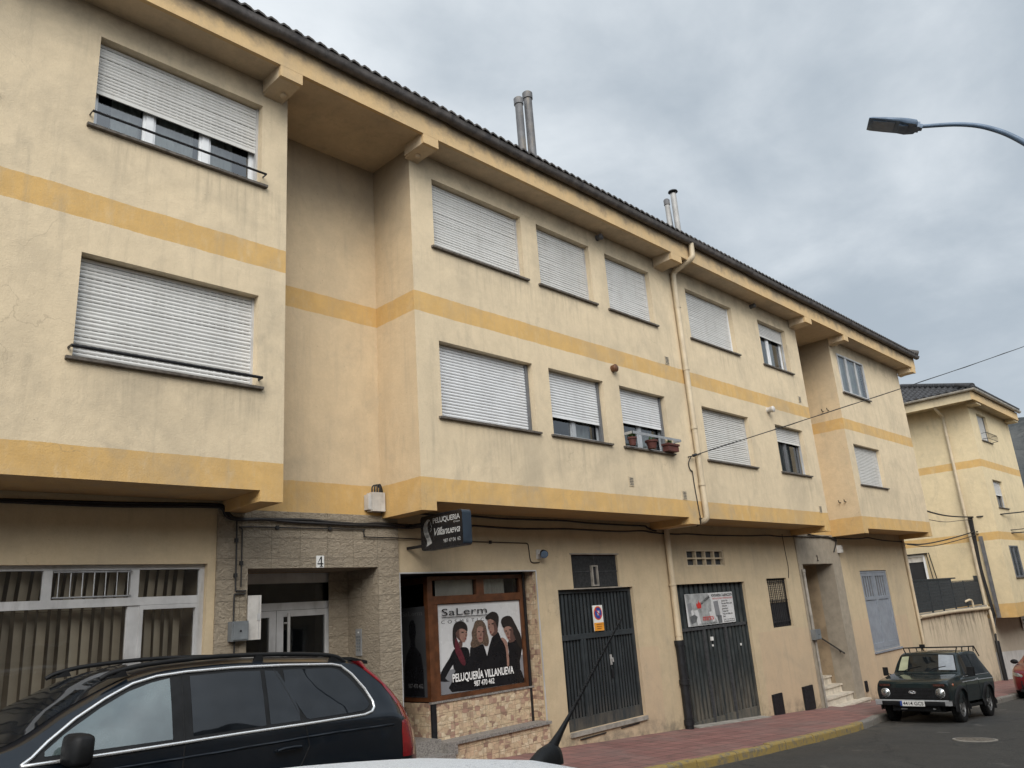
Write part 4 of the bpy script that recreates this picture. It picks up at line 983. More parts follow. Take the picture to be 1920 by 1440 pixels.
# ------------------------------------------------------------------ boxes, hatches, lamp, pots
def thing_box(name, label, cat, x0, x1, y0, y1, z0, z1, mat, door=True, group=None, extra=None):
    t = empty(name, ((x0 + x1) / 2, y1, z0), label, cat, group)
    mb = MB(); mb.box(x0, x1, y0, y1, z0, z1); build('housing', mb, mat, t)
    mb = MB(); i = .015
    mb.box(x0 + i, x1 - i, y0 - .012, y0 - .001, z0 + i, z1 - i); mb.lathe([(.012, 0), (.012, .01)], ((x0 + x1) / 2, y0 - .012, (z0 + z1) / 2), (0, -1, 0), 10, 1); build('lid', mb, [mat, M['black_iron']], t)
    return t
thing_box('meter_box', 'grey metal box with a lock on the stone beside entrance 4', 'meter box', -2.335, -2.12, .82, .928, -2.03, -1.80, M['grey_box'])
mbx = empty('meter_cabinet', (-2.02, .90, -2.03), 'flat white panel with a latch standing out beside entrance 4', 'cabinet')
mb = MB(); mb.box(-2.10, -1.925, .88, .90, -2.03, -1.50); build('panel', mb, M['white_box'], mbx)
mb = MB(); mb.box(-1.98, -1.945, .868, .879, -1.80, -1.72); mb.box(-1.96, -1.955, .874, .879, -2.02, -1.51); build('latch', mb, M['alu'], mbx)
jb = empty('junction_box', (-.13, .93, -.40), 'pale telephone junction box with looping black cables in the corner of the recess', 'junction box')
mb = MB(); mb.box(-.25, -.03, .80, .945, -.385, -.11); build('housing', mb, M['white_box'], jb); mb = MB(); mb.box(-.30, -.252, .84, .945, -.36, -.14); build('side_plate', mb, M['white_box'], jb)
mb = MB()
for k in range(4): mb.tube(bez([(-.21 + k * .045, .87, -.11), (-.205 + k * .045, .87, -.03 + .01 * k), (-.15 + k * .03, .88, .005 + .006 * k), (-.06 + k * .012, .89, -.03), (-.02 + k * .006, .90, -.14), (-.015, .91, -.40)], 4), .011, 6)
build('cable_loop', mb, M['cable'], jb, 50)
thing_box('junction_box', 'small grey box halfway up the conduit beside the open stair entrance', 'junction box', 13.42, 13.72, .80, .925, -3.13, -2.88, M['grey_box'])
thing_box('junction_box', 'little pale box hanging under the cables above the open stair entrance', 'junction box', 15.98, 16.14, .82, .925, -.93, -.72, M['white_box'])
thing_box('gas_hatch', 'low dark grey metal hatch at the wall foot nearer the old garage door', 'hatch', 10.92, 11.40, .93, .957, zwall(11.2) - .02, -4.16, M['black_iron'], group='dark hatches at the wall foot')
thing_box('gas_hatch', 'taller dark grey metal hatch at the wall foot beside the stair entrance', 'hatch', 12.48, 13.04, .93, .957, zwall(12.8) - .0, -4.16, M['black_iron'], group='dark hatches at the wall foot')
thing_box('letter_flap', 'narrow black box on the wall just above the pavement beside the cream steps', 'box', 16.27, 16.42, .93, .957, -4.70, -4.42, M['black_iron'])
ic = empty('intercom', (-.095, 1.42, -2.36), 'steel intercom panel with call buttons inside entrance 4', 'intercom')
mb = MB(); mb.box(-.105, -.092, 1.35, 1.49, -2.37, -2.0); build('plate', mb, M['galv'], ic); mb = MB()
for k in range(5):
    for j in (0, 1): mb.box(-.112, -.106, 1.375 + j * .05, 1.41 + j * .05, -2.30 + k * .045, -2.275 + k * .045)
mb.lathe([(.012, 0), (.012, .006)], (-.105, 1.42, -2.05), (-1, 0, 0), 10, 1); build('button', mb, [M['grey_box'], M['white']], ic)
wl = empty('wall_lamp', (3.36, .96, -1.0), 'small dark floodlight on the wall above the hairdresser window', 'lamp')
mb = MB(); mb.box(3.30, 3.42, .945, .958, -1.06, -.90); mb.tube([(3.36, .95, -.98), (3.36, .86, -.98)], .02, 8); build('bracket', mb, M['white_box'], wl)
mb = MB(); mb.lathe([(.03, -.06), (.06, -.04), (.075, .03), (.07, .05)], (3.36, .83, -.98), (-.5, -.7, -.35), 16); build('lamp_head', mb, M['iron'], wl, 40)
mb = MB(); mb.lathe([(.066, .052), (.04, .06)], (3.36, .83, -.98), (-.5, -.7, -.35), 16); build('lens', mb, M['lampglass'], wl, 40)
def pot(x, z, r, h, label, plant, square=False):
    t = empty('flower_pot', (x, -.10, z), label, 'flower pot', 'flower pots on the window ledge')
    mb = MB()
    if square:
        mb.box(x - .18, x + .18, -.17, -.03, z, z + h); mb.box(x - .20, x + .20, -.19, -.01, z + h - .04, z + h)
    else: mb.lathe([(r * .68, 0), (r * .92, h * .78), (r * 1.08, h * .78), (r * 1.1, h), (r * .95, h), (r * .9, h * .9)], (x, -.10, z), n=18)
    build('pot', mb, M['terracotta'], t, 40)
    rp = random.Random(int(x * 100)); mb = MB()
    for k in range(plant):
        a = rp.uniform(0, 6.28); l = rp.uniform(.05, .16); e = rp.uniform(.5, 1.4); c = Vector((x + rp.uniform(-r, r) * .6, -.10 + rp.uniform(-r, r) * .4, z + h * .95))
        d = Vector((math.cos(a) * math.cos(e), math.sin(a) * math.cos(e), math.sin(e))) * l; s = Vector((-math.sin(a), math.cos(a), 0)) * .016
        mb.face([c, c + d * .5 + s, c + d, c + d * .5 - s])
    build('plant', mb, M['leaf'], t); return t
pot(5.07, .932, .085, .155, 'round terracotta pot with the tallest plant on the window ledge', 46)
pot(5.70, .932, .115, .16, 'round terracotta pot between the other pot and the trough on the window ledge', 14)
pot(6.36, .932, .12, .15, 'long rectangular terracotta trough on the window ledge', 22, True)
# ------------------------------------------------------------------ signs
ps = empty('projecting_sign', (.44, .955, -.75), 'black box sign standing out from the wall with white lettering and a long-haired silhouette', 'sign')
yA, yB, xA, xB, z0, z1 = .535, -.385, .40, .565, -.985, -.49
def rrect(a0, a1, b0, b1, r, n=5):
    out = []
    for cx, cy, s in ((a1 - r, b1 - r, 0), (a0 + r, b1 - r, 1), (a0 + r, b0 + r, 2), (a1 - r, b0 + r, 3)):
        out += [(cx + r * math.cos((s + k / n) * math.pi / 2), cy + r * math.sin((s + k / n) * math.pi / 2)) for k in range(n + 1)]
    return out
mb = MB(); mb.prism([(xA, a, b) for a, b in rrect(yB, yA, z0, z1, .05)], (xB - xA, 0, 0)); build('sign_box', mb, M['signside'], ps)
mb = MB(); mb.poly([(xA - .003, a, b) for a, b in rrect(yB + .004, yA - .004, z0 + .004, z1 - .004, .045)]); mb.poly([(xB + .003, a, b) for a, b in rrect(yB + .004, yA - .004, z0 + .004, z1 - .004, .045)]); face = build('sign_face', mb, M['signblack'], ps)
mb = MB(); xs_ = xA - .006
text(mb, 'PELUQUERIA', (xs_, .245, -.618), (0, -1, 0), (0, 0, 1), .585, .072, bold=.012, spacing=.95)
build('lettering', mb, M['letter'], face, fixn=False); mb = MB()
text(mb, 'Unisex', (xs_, -.20, -.66), (0, -1, 0), (0, 0, 1), .14, .026)
build('lettering', mb, M['letter'], face, fixn=False); mb = MB()
text(mb, 'Villanueva', (xs_, .225, -.795), (0, -1, 0), (0, 0, 1), .56, .105, shear=.35, bold=.006, spacing=.9)
build('lettering', mb, M['letter'], face, fixn=False); mb = MB()
text(mb, '987 47 04  62', (xs_, .03, -.915), (0, -1, 0), (0, 0, 1), .36, .05)
build('lettering', mb, M['letter'], face, fixn=False)
mb = MB()      # flowing hair drawn as tapering strands, and a profile line
for k in range(9):
    t = k / 8
    pts = [(.36 - .05 * t, -.545 - .012 * t), (.43 - .06 * t, -.60), (.455 - .075 * t, -.68), (.435 - .08 * t, -.76), (.39 - .07 * t, -.83), (.385 - .09 * t, -.89), (.42 - .07 * t, -.935 + .02 * t)]
    c = bez([(xs_, a, b) for a, b in pts], 6); w = [.0075 * math.sin(math.pi * (i + .6) / (len(c) + .2)) + .0012 for i in range(len(c))]
    for i in range(len(c) - 1): mb.face([c[i] + Vector((0, w[i], 0)), c[i + 1] + Vector((0, w[i + 1], 0)), c[i + 1] - Vector((0, w[i + 1], 0)), c[i] - Vector((0, w[i], 0))])
pr = bez([(xs_, a, b) for a, b in [(.33, -.555), (.30, -.60), (.295, -.63), (.275, -.665), (.295, -.68), (.29, -.70), (.30, -.72), (.325, -.735)]], 5)
for a, b in zip(pr, pr[1:]): mb.face([a + Vector((0, .003, 0)), b + Vector((0, .003, 0)), b - Vector((0, .003, 0)), a - Vector((0, .003, 0))])
build('silhouette', mb, M['letter'], face, fixn=False)
for z in (-.58, -.90):
    mb = MB(); mb.box(.46, .50, .53, .955, z - .02, z + .02); build('bracket', mb, M['iron'], ps)
POSTER=[
('black',[(1.472, -2.885), (1.565, -2.726), (1.852, -2.753), (2.237, -2.79), (2.722, -2.822), (2.979, -2.833), (3.048, -2.952), (3.129, -3.044), (3.128, -3.076), (2.414, -3.051), (1.466, -3.035)]),
('black',[(1.539, -2.419), (1.439, -2.545), (1.305, -2.675), (1.223, -2.808), (1.232, -2.856), (1.436, -2.877), (1.341, -2.82), (1.506, -2.642), (1.579, -2.517)]),
('black',[(1.535, -2.419), (1.661, -2.402), (1.765, -2.397), (1.842, -2.426), (1.87, -2.515), (1.868, -2.675), (1.855, -2.773), (1.563, -2.745), (1.51, -2.642), (1.495, -2.537)]),
('black',[(1.893, -2.41), (1.993, -2.417), (2.153, -2.382), (2.198, -2.433), (2.238, -2.546), (2.255, -2.629), (2.239, -2.81), (1.851, -2.773), (1.874, -2.542)]),
('black',[(2.384, -2.295), (2.488, -2.232), (2.54, -2.228), (2.583, -2.323), (2.678, -2.414), (2.717, -2.557), (2.723, -2.857), (2.235, -2.81), (2.258, -2.547), (2.357, -2.335)]),
('black',[(2.732, -2.397), (2.863, -2.363), (2.978, -2.393), (3.063, -2.528), (2.991, -2.721), (2.976, -2.903), (2.717, -2.877), (2.749, -2.546)]),
('hair_dark',[(1.593, -2.026), (1.67, -2.0), (1.755, -2.008), (1.819, -2.046), (1.851, -2.109), (1.838, -2.176), (1.783, -2.137), (1.709, -2.116), (1.642, -2.139), (1.601, -2.181), (1.606, -2.248), (1.639, -2.317), (1.671, -2.393), (1.613, -2.428), (1.545, -2.383), (1.526, -2.276), (1.531, -2.143), (1.553, -2.071)]),
('burgundy',[(1.587, -2.253), (1.639, -2.317), (1.667, -2.392), (1.729, -2.504), (1.772, -2.613), (1.748, -2.677), (1.673, -2.631), (1.606, -2.52), (1.558, -2.41)]),
('skin_shade',[(1.648, -2.311), (1.729, -2.31), (1.712, -2.396), (1.667, -2.392)]),
('skin',[(1.642, -2.139), (1.709, -2.114), (1.787, -2.135), (1.832, -2.173), (1.837, -2.217), (1.817, -2.256), (1.795, -2.297), (1.77, -2.325), (1.717, -2.319), (1.669, -2.292), (1.61, -2.242), (1.596, -2.18)]),
('hair_blond',[(2.024, -2.023), (2.124, -2.005), (2.201, -2.033), (2.255, -2.106), (2.276, -2.218), (2.305, -2.331), (2.281, -2.415), (2.209, -2.415), (2.153, -2.375), (2.072, -2.403), (1.993, -2.42), (1.916, -2.414), (1.897, -2.356), (1.94, -2.278), (1.929, -2.195), (1.979, -2.103)]),
('skin',[(2.054, -2.135), (2.116, -2.1), (2.194, -2.127), (2.235, -2.188), (2.218, -2.27), (2.167, -2.335), (2.106, -2.354), (2.06, -2.316), (2.04, -2.244)]),
('skin',[(2.304, -2.01), (2.376, -2.0), (2.464, -2.045), (2.498, -2.12), (2.519, -2.164), (2.5, -2.233), (2.407, -2.274), (2.354, -2.247), (2.333, -2.194), (2.301, -2.136), (2.299, -2.066)]),
('hair_dark',[(2.246, -1.982), (2.311, -1.926), (2.416, -1.889), (2.517, -1.913), (2.561, -1.982), (2.547, -2.08), (2.519, -2.166), (2.49, -2.122), (2.463, -2.05), (2.365, -2.003), (2.304, -2.013)]),
('hair_dark',[(2.609, -2.041), (2.656, -1.994), (2.763, -1.972), (2.857, -1.994), (2.923, -2.087), (2.997, -2.207), (3.064, -2.342), (3.065, -2.531), (2.991, -2.473), (2.917, -2.353), (2.873, -2.264), (2.864, -2.188), (2.788, -2.151), (2.66, -2.165), (2.614, -2.098)]),
('skin_shade',[(2.781, -2.336), (2.872, -2.271), (2.917, -2.36), (2.859, -2.399), (2.753, -2.402)]),
('skin',[(2.656, -2.169), (2.768, -2.14), (2.864, -2.185), (2.876, -2.272), (2.827, -2.342), (2.767, -2.367), (2.725, -2.321), (2.684, -2.245)]),
('skin',[(2.573, -2.319), (2.645, -2.324), (2.716, -2.391), (2.733, -2.559), (2.733, -2.754), (2.682, -2.763), (2.682, -2.554), (2.647, -2.414)]),
('skin_shade',[(1.642, -2.139), (1.667, -2.13), (1.67, -2.246), (1.717, -2.319), (1.669, -2.292), (1.61, -2.242), (1.596, -2.18)]),
('skin_shade',[(2.194, -2.127), (2.235, -2.188), (2.218, -2.27), (2.167, -2.335), (2.18, -2.239)]),
('skin_shade',[(2.422, -2.059), (2.464, -2.045), (2.498, -2.12), (2.519, -2.164), (2.5, -2.233), (2.407, -2.274), (2.364, -2.249), (2.44, -2.201)]),
('skin_shade',[(2.83, -2.161), (2.864, -2.185), (2.876, -2.272), (2.827, -2.342), (2.791, -2.337)]),
('hair_dark',[(1.705, -2.171), (1.724, -2.163), (1.748, -2.165), (1.766, -2.175), (1.735, -2.183)]),
('hair_dark',[(1.796, -2.181), (1.806, -2.174), (1.82, -2.175), (1.83, -2.184), (1.812, -2.191)]),
('hair_dark',[(2.066, -2.185), (2.08, -2.178), (2.097, -2.179), (2.109, -2.188), (2.087, -2.195)]),
('hair_dark',[(2.157, -2.191), (2.173, -2.184), (2.193, -2.185), (2.208, -2.194), (2.182, -2.201)]),
('hair_dark',[(2.31, -2.084), (2.32, -2.076), (2.333, -2.077), (2.342, -2.085), (2.325, -2.093)]),
('hair_dark',[(2.375, -2.08), (2.394, -2.072), (2.418, -2.073), (2.436, -2.084), (2.404, -2.092)]),
('hair_dark',[(2.683, -2.215), (2.699, -2.206), (2.72, -2.207), (2.735, -2.218), (2.708, -2.226)]),
('hair_dark',[(2.775, -2.202), (2.794, -2.192), (2.817, -2.193), (2.834, -2.206), (2.803, -2.215)]),
('lips',[(1.762, -2.274), (1.78, -2.267), (1.795, -2.268), (1.811, -2.277), (1.786, -2.287)]),
('lips',[(2.066, -2.287), (2.094, -2.28), (2.117, -2.282), (2.144, -2.292), (2.104, -2.302)]),
('lips',[(2.316, -2.204), (2.336, -2.197), (2.353, -2.198), (2.372, -2.208), (2.343, -2.218)]),
('lips',[(2.732, -2.319), (2.752, -2.312), (2.768, -2.313), (2.786, -2.322), (2.758, -2.333)]),
('skin_shade',[(1.788, -2.234), (1.806, -2.194), (1.813, -2.235), (1.799, -2.242)]),
('skin_shade',[(2.109, -2.246), (2.128, -2.206), (2.134, -2.247), (2.12, -2.255)]),
('skin_shade',[(2.296, -2.15), (2.316, -2.109), (2.322, -2.151), (2.307, -2.159)]),
('skin_shade',[(2.726, -2.269), (2.747, -2.227), (2.753, -2.271), (2.738, -2.278)]),
]
yp = 1.235
po = empty('shop_poster', (2.15, yp + .004, -3.06), 'large white window poster of four models in black with salon lettering', 'poster')
mb = MB(); mb.face([(1.215, yp, -3.055), (3.075, yp, -3.055), (3.075, yp, -1.73), (1.215, yp, -1.73)]); mb.face([(1.215, yp + .003, -3.055), (3.075, yp + .003, -3.055), (3.075, yp + .003, -1.73), (1.215, yp + .003, -1.73)]); sheet = build('sheet', mb, M['paper'], po, fixn=False)
mb = MB(); mb.face([(1.216, yp - .0008, -3.054), (3.074, yp - .0008, -3.054), (3.074, yp - .0008, -2.62), (1.216, yp - .0008, -2.72)])
build('grey_fade', mb, M['poster_grey'], sheet, fixn=False)
order = ['black', 'hair_dark', 'hair_blond', 'burgundy', 'skin_shade', 'skin', 'lips']
byname = {}
mats_ = [M[k] for k in order]; mb = MB()
for i, (mk, pts) in enumerate(POSTER):
    yy = yp - .002 - .0004 * i
    # round the outline
    P2 = []; n = len(pts)
    for k in range(n):
        a, b, c, d = pts[k - 1], pts[k], pts[(k + 1) % n], pts[(k + 2) % n]
        for t in (0, .5):
            P2.append(tuple(.5 * (2 * b[q] + (c[q] - a[q]) * t + (2 * a[q] - 5 * b[q] + 4 * c[q] - d[q]) * t * t + (3 * b[q] - a[q] - 3 * c[q] + d[q]) * t ** 3) for q in (0, 1)))
    mb.poly([(min(3.073, max(1.217, a)), yy, max(-3.053, b)) for a, b in P2], order.index(mk))
build('models', mb, mats_, sheet, fixn=False)
mb = MB(); yt = yp - .024
text(mb, 'SaLerm', (1.306, yt, -1.903), (1, 0, 0), (0, 0, 1), .975, .105, spacing=1.02); mb.face([(1.304, yt, -1.936), (2.288, yt, -1.938), (2.288, yt, -1.927), (1.304, yt, -1.925)])
text(mb, 'COSMETICS', (1.308, yp - .0015, -2.023), (1, 0, 0), (0, 0, 1), 1.02, .05, spacing=1.9)
build('dark_lettering', mb, M['black'], sheet, fixn=False)
mb = MB(); text(mb, 'PELUQUERÍA VILLANUEVA', (1.470, yt, -2.890), (1, 0, 0), (0, 0, 1), 1.345, .112, bold=.025, spacing=1.0)
text(mb, '987 470 462', (1.912, yt, -2.996), (1, 0, 0), (0, 0, 1), .445, .078, bold=.02)
build('white_lettering', mb, M['letter_hi'], sheet, fixn=False)
xp = LX - .006
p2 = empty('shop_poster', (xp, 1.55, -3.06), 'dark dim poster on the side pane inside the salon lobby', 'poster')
mb = MB(); mb.face([(xp, 1.27, -3.06), (xp, 2.05, -3.06), (xp, 2.05, -1.74), (xp, 1.27, -1.74)]); s2 = build('sheet', mb, simple('dim_poster', (.05, .052, .056), .35, 0, .2, 2), p2, fixn=False)  # pale poster sheet coloured dark to stand for the lobby shade
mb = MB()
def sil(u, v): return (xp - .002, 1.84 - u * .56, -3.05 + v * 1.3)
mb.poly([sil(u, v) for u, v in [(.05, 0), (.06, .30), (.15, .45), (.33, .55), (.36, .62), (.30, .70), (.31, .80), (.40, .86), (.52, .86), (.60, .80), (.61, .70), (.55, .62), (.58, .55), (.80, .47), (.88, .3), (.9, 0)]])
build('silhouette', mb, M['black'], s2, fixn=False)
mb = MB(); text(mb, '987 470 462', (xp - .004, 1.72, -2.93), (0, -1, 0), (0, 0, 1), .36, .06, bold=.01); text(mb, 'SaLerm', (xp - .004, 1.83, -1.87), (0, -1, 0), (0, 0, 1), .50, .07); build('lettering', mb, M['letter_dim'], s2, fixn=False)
# no-parking sign on the garage door
ns = empty('no_parking_sign', (4.94, 1.03, -2.36), 'upright white and orange no-parking sign on the ribbed grey garage door', 'sign')
y_ = 1.025; mb = MB(); mb.box(4.80, 5.085, y_, y_ + .012, -2.36, -1.905); pl = build('plate', mb, M['white'], ns)
mb = MB(); mb.box(4.802, 5.083, y_ - .002, y_ - .0005, -2.358, -2.215); mb.lathe([(.125, 0), (.125, .001)], (4.942, y_ - .0005, -2.045), (0, -1, 0), 32); build('orange_field', mb, M['orange'], pl, fixn=False)
mb = MB(); mb.lathe([(.103, .0022), (.103, .003)], (4.942, y_ - .0005, -2.045), (0, -1, 0), 32); build('blue_disc', mb, M['blue'], pl)
mb = MB(); mb.poly([(4.942 + .022 * math.cos(k * 1.0472 + .3) * (1 if k % 2 else 2.2), y_ - .0045, -2.045 + .022 * math.sin(k * 1.0472 + .3) * (1 if k % 2 else 2.4)) for k in range(6)]); mb.box(4.90, 4.985, y_ - .0045, y_ - .004, -2.02, -2.005)
build('crest', mb, M['white'], pl, fixn=False)
mb = MB()
ang = math.radians(45); rr_ = .103
mb.poly([(4.942 + a, y_ - .006, -2.045 + b) for a, b in [(-.08, .064), (-.064, .08), (.08, -.064), (.064, -.08)]])
for k in range(32):
    a, b = k / 32 * 6.2832, (k + 1) / 32 * 6.2832
    mb.face([(4.942 + r * math.cos(t), y_ - .0055, -2.045 + r * math.sin(t)) for r, t in ((.100, a), (.116, a), (.116, b), (.100, b))])
build('red_ring', mb, M['red'], pl, fixn=False)
mb = MB()
for k in range(3): mb.box(4.86 + .01 * k, 5.04 - .02 * k, y_ - .004, y_ - .003, -2.255 - k * .035, -2.24 - k * .035)
build('lettering', mb, simple('sign_dark_orange', (.30, .10, .015), .5), pl)
# plumber's banner on the older garage door
bn = empty('banner_sign', (8.92, 1.02, -2.48), 'grey and white plumbing and heating banner with a red flame on the old garage door', 'sign')
y_ = 1.022; bx0, bx1, bz0, bz1 = 7.93, 9.91, -2.475, -1.81
mb = MB(); mb.box(bx0, bx1, y_, y_ + .01, bz0, bz1); pl = build('panel', mb, M['paper'], bn)
def bp(u, v, k=1): return (lerp(bx0, bx1, u), y_ - .0012 * k, lerp(bz1, bz0, v))
mb = MB()
mb.poly([bp(*q) for q in [(.004, .01), (.46, .01), (.52, .25), (.50, .6), (.62, .99), (.04, .99)]], 0)
for m_, q in ((1, [(.03, .30), (.10, .27), (.12, .60), (.05, .62)]), (2, [(.08, .52), (.13, .48), (.14, .68), (.09, .70)]), (1, [(.56, .28), (.66, .26), (.68, .75), (.58, .77)]), (3, [(.05, .70), (.14, .64), (.20, .72), (.16, .88), (.06, .93)]), (3, [(.60, .72), (.70, .74), (.70, .98), (.62, .99)]), (2, [(.14, .52), (.22, .50), (.26, .98), (.19, .98)]), (2, [(.44, .60), (.52, .58), (.56, .90), (.50, .92)])): mb.poly([bp(u, v, 2 + .4 * m_) for u, v in q], m_)
build('photo_print', mb, [M['signgrey'], M['poster_grey'], M['paper'], M['signgrey2']], pl, fixn=False)
mb = MB(); mb.poly([bp(u, v, 5) for u, v in [(.20, .36), (.205, .28), (.225, .34), (.24, .26), (.255, .20), (.262, .30), (.285, .26), (.30, .38), (.29, .46), (.22, .47)]])
text(mb, 'INSTALACIONES Y REPARACIONES', bp(.55, .215, 5), (1, 0, 0), (0, 0, 1), .86, .035); text(mb, '618 63 34 34', bp(.30, .86, 5), (1, 0, 0), (0, 0, 1), .46, .07, bold=.02); mb.box(*[v for p in zip(bp(.30, .755, 5), bp(.52, .74, 6)) for v in p])
build('red_print', mb, M['red'], pl, fixn=False)
mb = MB(); text(mb, 'FONTANERIA CALEFACCION', bp(.53, .13, 5), (1, 0, 0), (0, 0, 1), .90, .058, bold=.01)
text(mb, 'ART HOGAR', bp(.30, .37, 5), (.93, 0, .36), (-.36, 0, .93), .42, .055, bold=.01)
for k, (s, w) in enumerate((('Gasoleo / Gas', .27), ('Biomasa Pellet, Leña', .46), ('Aerotermia', .22), ('geotermia', .24), ('Energia Solar', .26), ('Riego de calefaccion', .42), ('Baños', .11))): text(mb, s, bp(.735, .30 + k * .085, 5), (1, 0, 0), (0, 0, 1), w, .034, bold=.008)
text(mb, 'Web: www.arthogar.es', bp(.735, .90, 5), (1, 0, 0), (0, 0, 1), .48, .026); text(mb, 'fontaneria.com', bp(.74, .97, 5), (1, 0, 0), (0, 0, 1), .48, .035); text(mb, 'instalaciones', bp(.22, .975, 5), (1, 0, 0), (0, 0, 1), .7, .035, spacing=1.3)
build('dark_print', mb, M['black'], pl, fixn=False)
# ------------------------------------------------------------------ cables
def cable(name, label, paths, r, cat='cable', clips=None, par=None):
    mb = MB()
    for p in paths: mb.tube(bez(p, 8) if len(p) > 2 else p, r, 6)
    if clips:
        for c in clips: mb.box(c[0] - .02, c[0] + .02, c[1] - .018, c[1] + .018, c[2] - .025, c[2] + .025)
    o = build(name, mb, M['cable'], None, 50); return tag(o, label, cat)
rc = random.Random(14)
def sag(pts, n=4, s=.02):
    out = []
    for a, b in zip(pts, pts[1:]):
        for k in range(n): out.append(tuple(lerp(a[i], b[i], k / n) - (s * math.sin(math.pi * k / n) if i == 2 else 0) + (rc.uniform(-.006, .006) if i == 2 else 0) for i in range(3)))
    out.append(pts[-1]); return out
cable('cable_bundle', 'thick black cable bundle above the shopfront and across the stone over entrance 4', [sag([(-13, .93, -.50), (-9, .93, -.49), (-5, .93, -.45), (-2.62, .93, -.41)]) + [(-2.47, .905, -.43), (-2.40, .90, -.53), (-2.25, .895, -.565)] + sag([(-1.9, .895, -.545), (-.1, .895, -.575), (.7, .925, -.575), (1.8, .925, -.535)]), sag([(-13, .93, -.47), (-7, .93, -.46), (-2.60, .935, -.38)]) + [(-2.44, .905, -.42), (-2.36, .90, -.51), (-2.2, .895, -.55)] + sag([(-1.3, .895, -.535), (-.1, .895, -.55), (1.8, .925, -.53)])], .020)
cable('cable_bundle', 'black cable bundle along the wall top above the two garage doors', [sag([(1.8, .925, -.53), (4.1, .925, -.52), (6.5, .925, -.51), (8.2, .925, -.54), (11.9, .925, -.50), (13.4, .90, -.50)]), sag([(.6, .93, -.36), (1.8, .93, -.37), (4.1, .93, -.37), (6.6, .93, -.40), (7.0, .915, -.50)])], .017)
cable('cable_bundle', 'black cable bundle over the stair entrance continuing to the far corner', [sag([(13.4, .90, -.50), (15.4, .90, -.47), (16.3, .92, -.50), (18.5, .93, -.46), (21.3, .91, -.55), (21.7, .88, -.62)]), sag([(14.2, .90, -.42), (15.6, .90, -.50), (16.0, .90, -.56), (15.7, .90, -.9)])], .018)
cable('conduit', 'thin dark conduit looping over the entrance lintel to the hairdresser sign', [[(-2.19, .905, -1.39)] + [(-2.19, .905, -.9), (-2.19, .905, -.69), (-2.16, .905, -.65), (-1.3, .905, -.645), (-.40, .905, -.64), (-.35, .905, -.66), (-.335, .905, -.72), (-.29, .905, -.745), (.2, .905, -.75), (.5, .93, -.755), (1.8, .945, -.78), (2.9, .945, -.79), (3.08, .945, -.80), (3.11, .945, -.86), (3.13, .945, -1.06), (3.18, .945, -1.12), (3.36, .945, -1.12)]], .0085, 'conduit', [(-1.7, .915, -.647), (-.9, .915, -.642), (-2.19, .915, -1.1), (2.2, .95, -.785)])
cable('conduit', 'pair of vertical dark conduits on the stone pillar above the grey meter box', [[(-2.265, .905, -.58), (-2.262, .905, -1.0), (-2.26, .905, -1.40), (-2.23, .905, -1.435), (-2.12, .905, -1.44)], [(-2.13, .905, -1.475), (-2.25, .905, -1.478), (-2.275, .905, -1.51), (-2.275, .905, -1.80)], [(-2.26, .90, -2.03), (-2.26, .90, -2.5), (-2.262, .90, -3.2)]], .0105, 'conduit', [(-2.262, .915, -.82), (-2.262, .915, -1.25)])
mb = MB(); mb.tube([(13.52, .89, -1.38), (13.52, .89, -2.88)], .04, 8); mb.tube([(13.56, .90, -3.13), (13.56, .90, -4.86)], .03, 8); mb.lathe([(.05, -.04), (.05, .04)], (13.52, .89, -1.40), n=10)
tag(build('conduit', mb, M['concrete'], None, 40), 'grey vertical conduit on the jamb of the open stair entrance', 'conduit')
cable('conduit', 'thin cable hanging down the wall from the overhang to the barred window', [[(12.75, .945, -.45), (12.77, .945, -.9), (12.80, .945, -1.3), (12.72, .945, -1.56)]], .008)
oc = empty('overhead_cable', (7.12, -.01, .91), 'single overhead cable running from the facade up over the street', 'cable')
A_, Z_ = Vector((7.14, -.07, .915)), Vector((47.4, -12.2, 14.0)); pts = []
for k in range(41):
    t = k / 40; p = A_.lerp(Z_, t); p.z -= .55 * math.sin(math.pi * t); pts.append(p)
mb = MB(); mb.tube(pts, .011, 6); mb.tube([p + Vector((0, .012 * math.cos(i * 1.7), .012 * math.sin(i * 1.7))) for i, p in enumerate(pts)], .006, 5); build('wire', mb, M['cable'], oc, 60)
mb = MB(); mb.lathe([(.012, -.06), (.028, -.05), (.032, 0), (.028, .05), (.012, .06)], (7.22, -.10, .94), (1, -.3, .3), 12); mb.tube([(7.12, 0, .91), (7.15, -.07, .915)], .012, 6); build('insulator', mb, M['black_iron'], oc, 40)
mb = MB(); mb.tube(bez([(7.14, -.06, .90), (7.08, -.03, .80), (7.08, -.02, .70), (7.13, -.02, .62), (7.19, -.015, .60), (7.20, -.015, .3), (7.235, -.015, -.1), (7.25, -.015, -.42), (7.26, .1, -.50)], 5), .011, 6); build('drop_wire', mb, M['cable'], oc, 60)
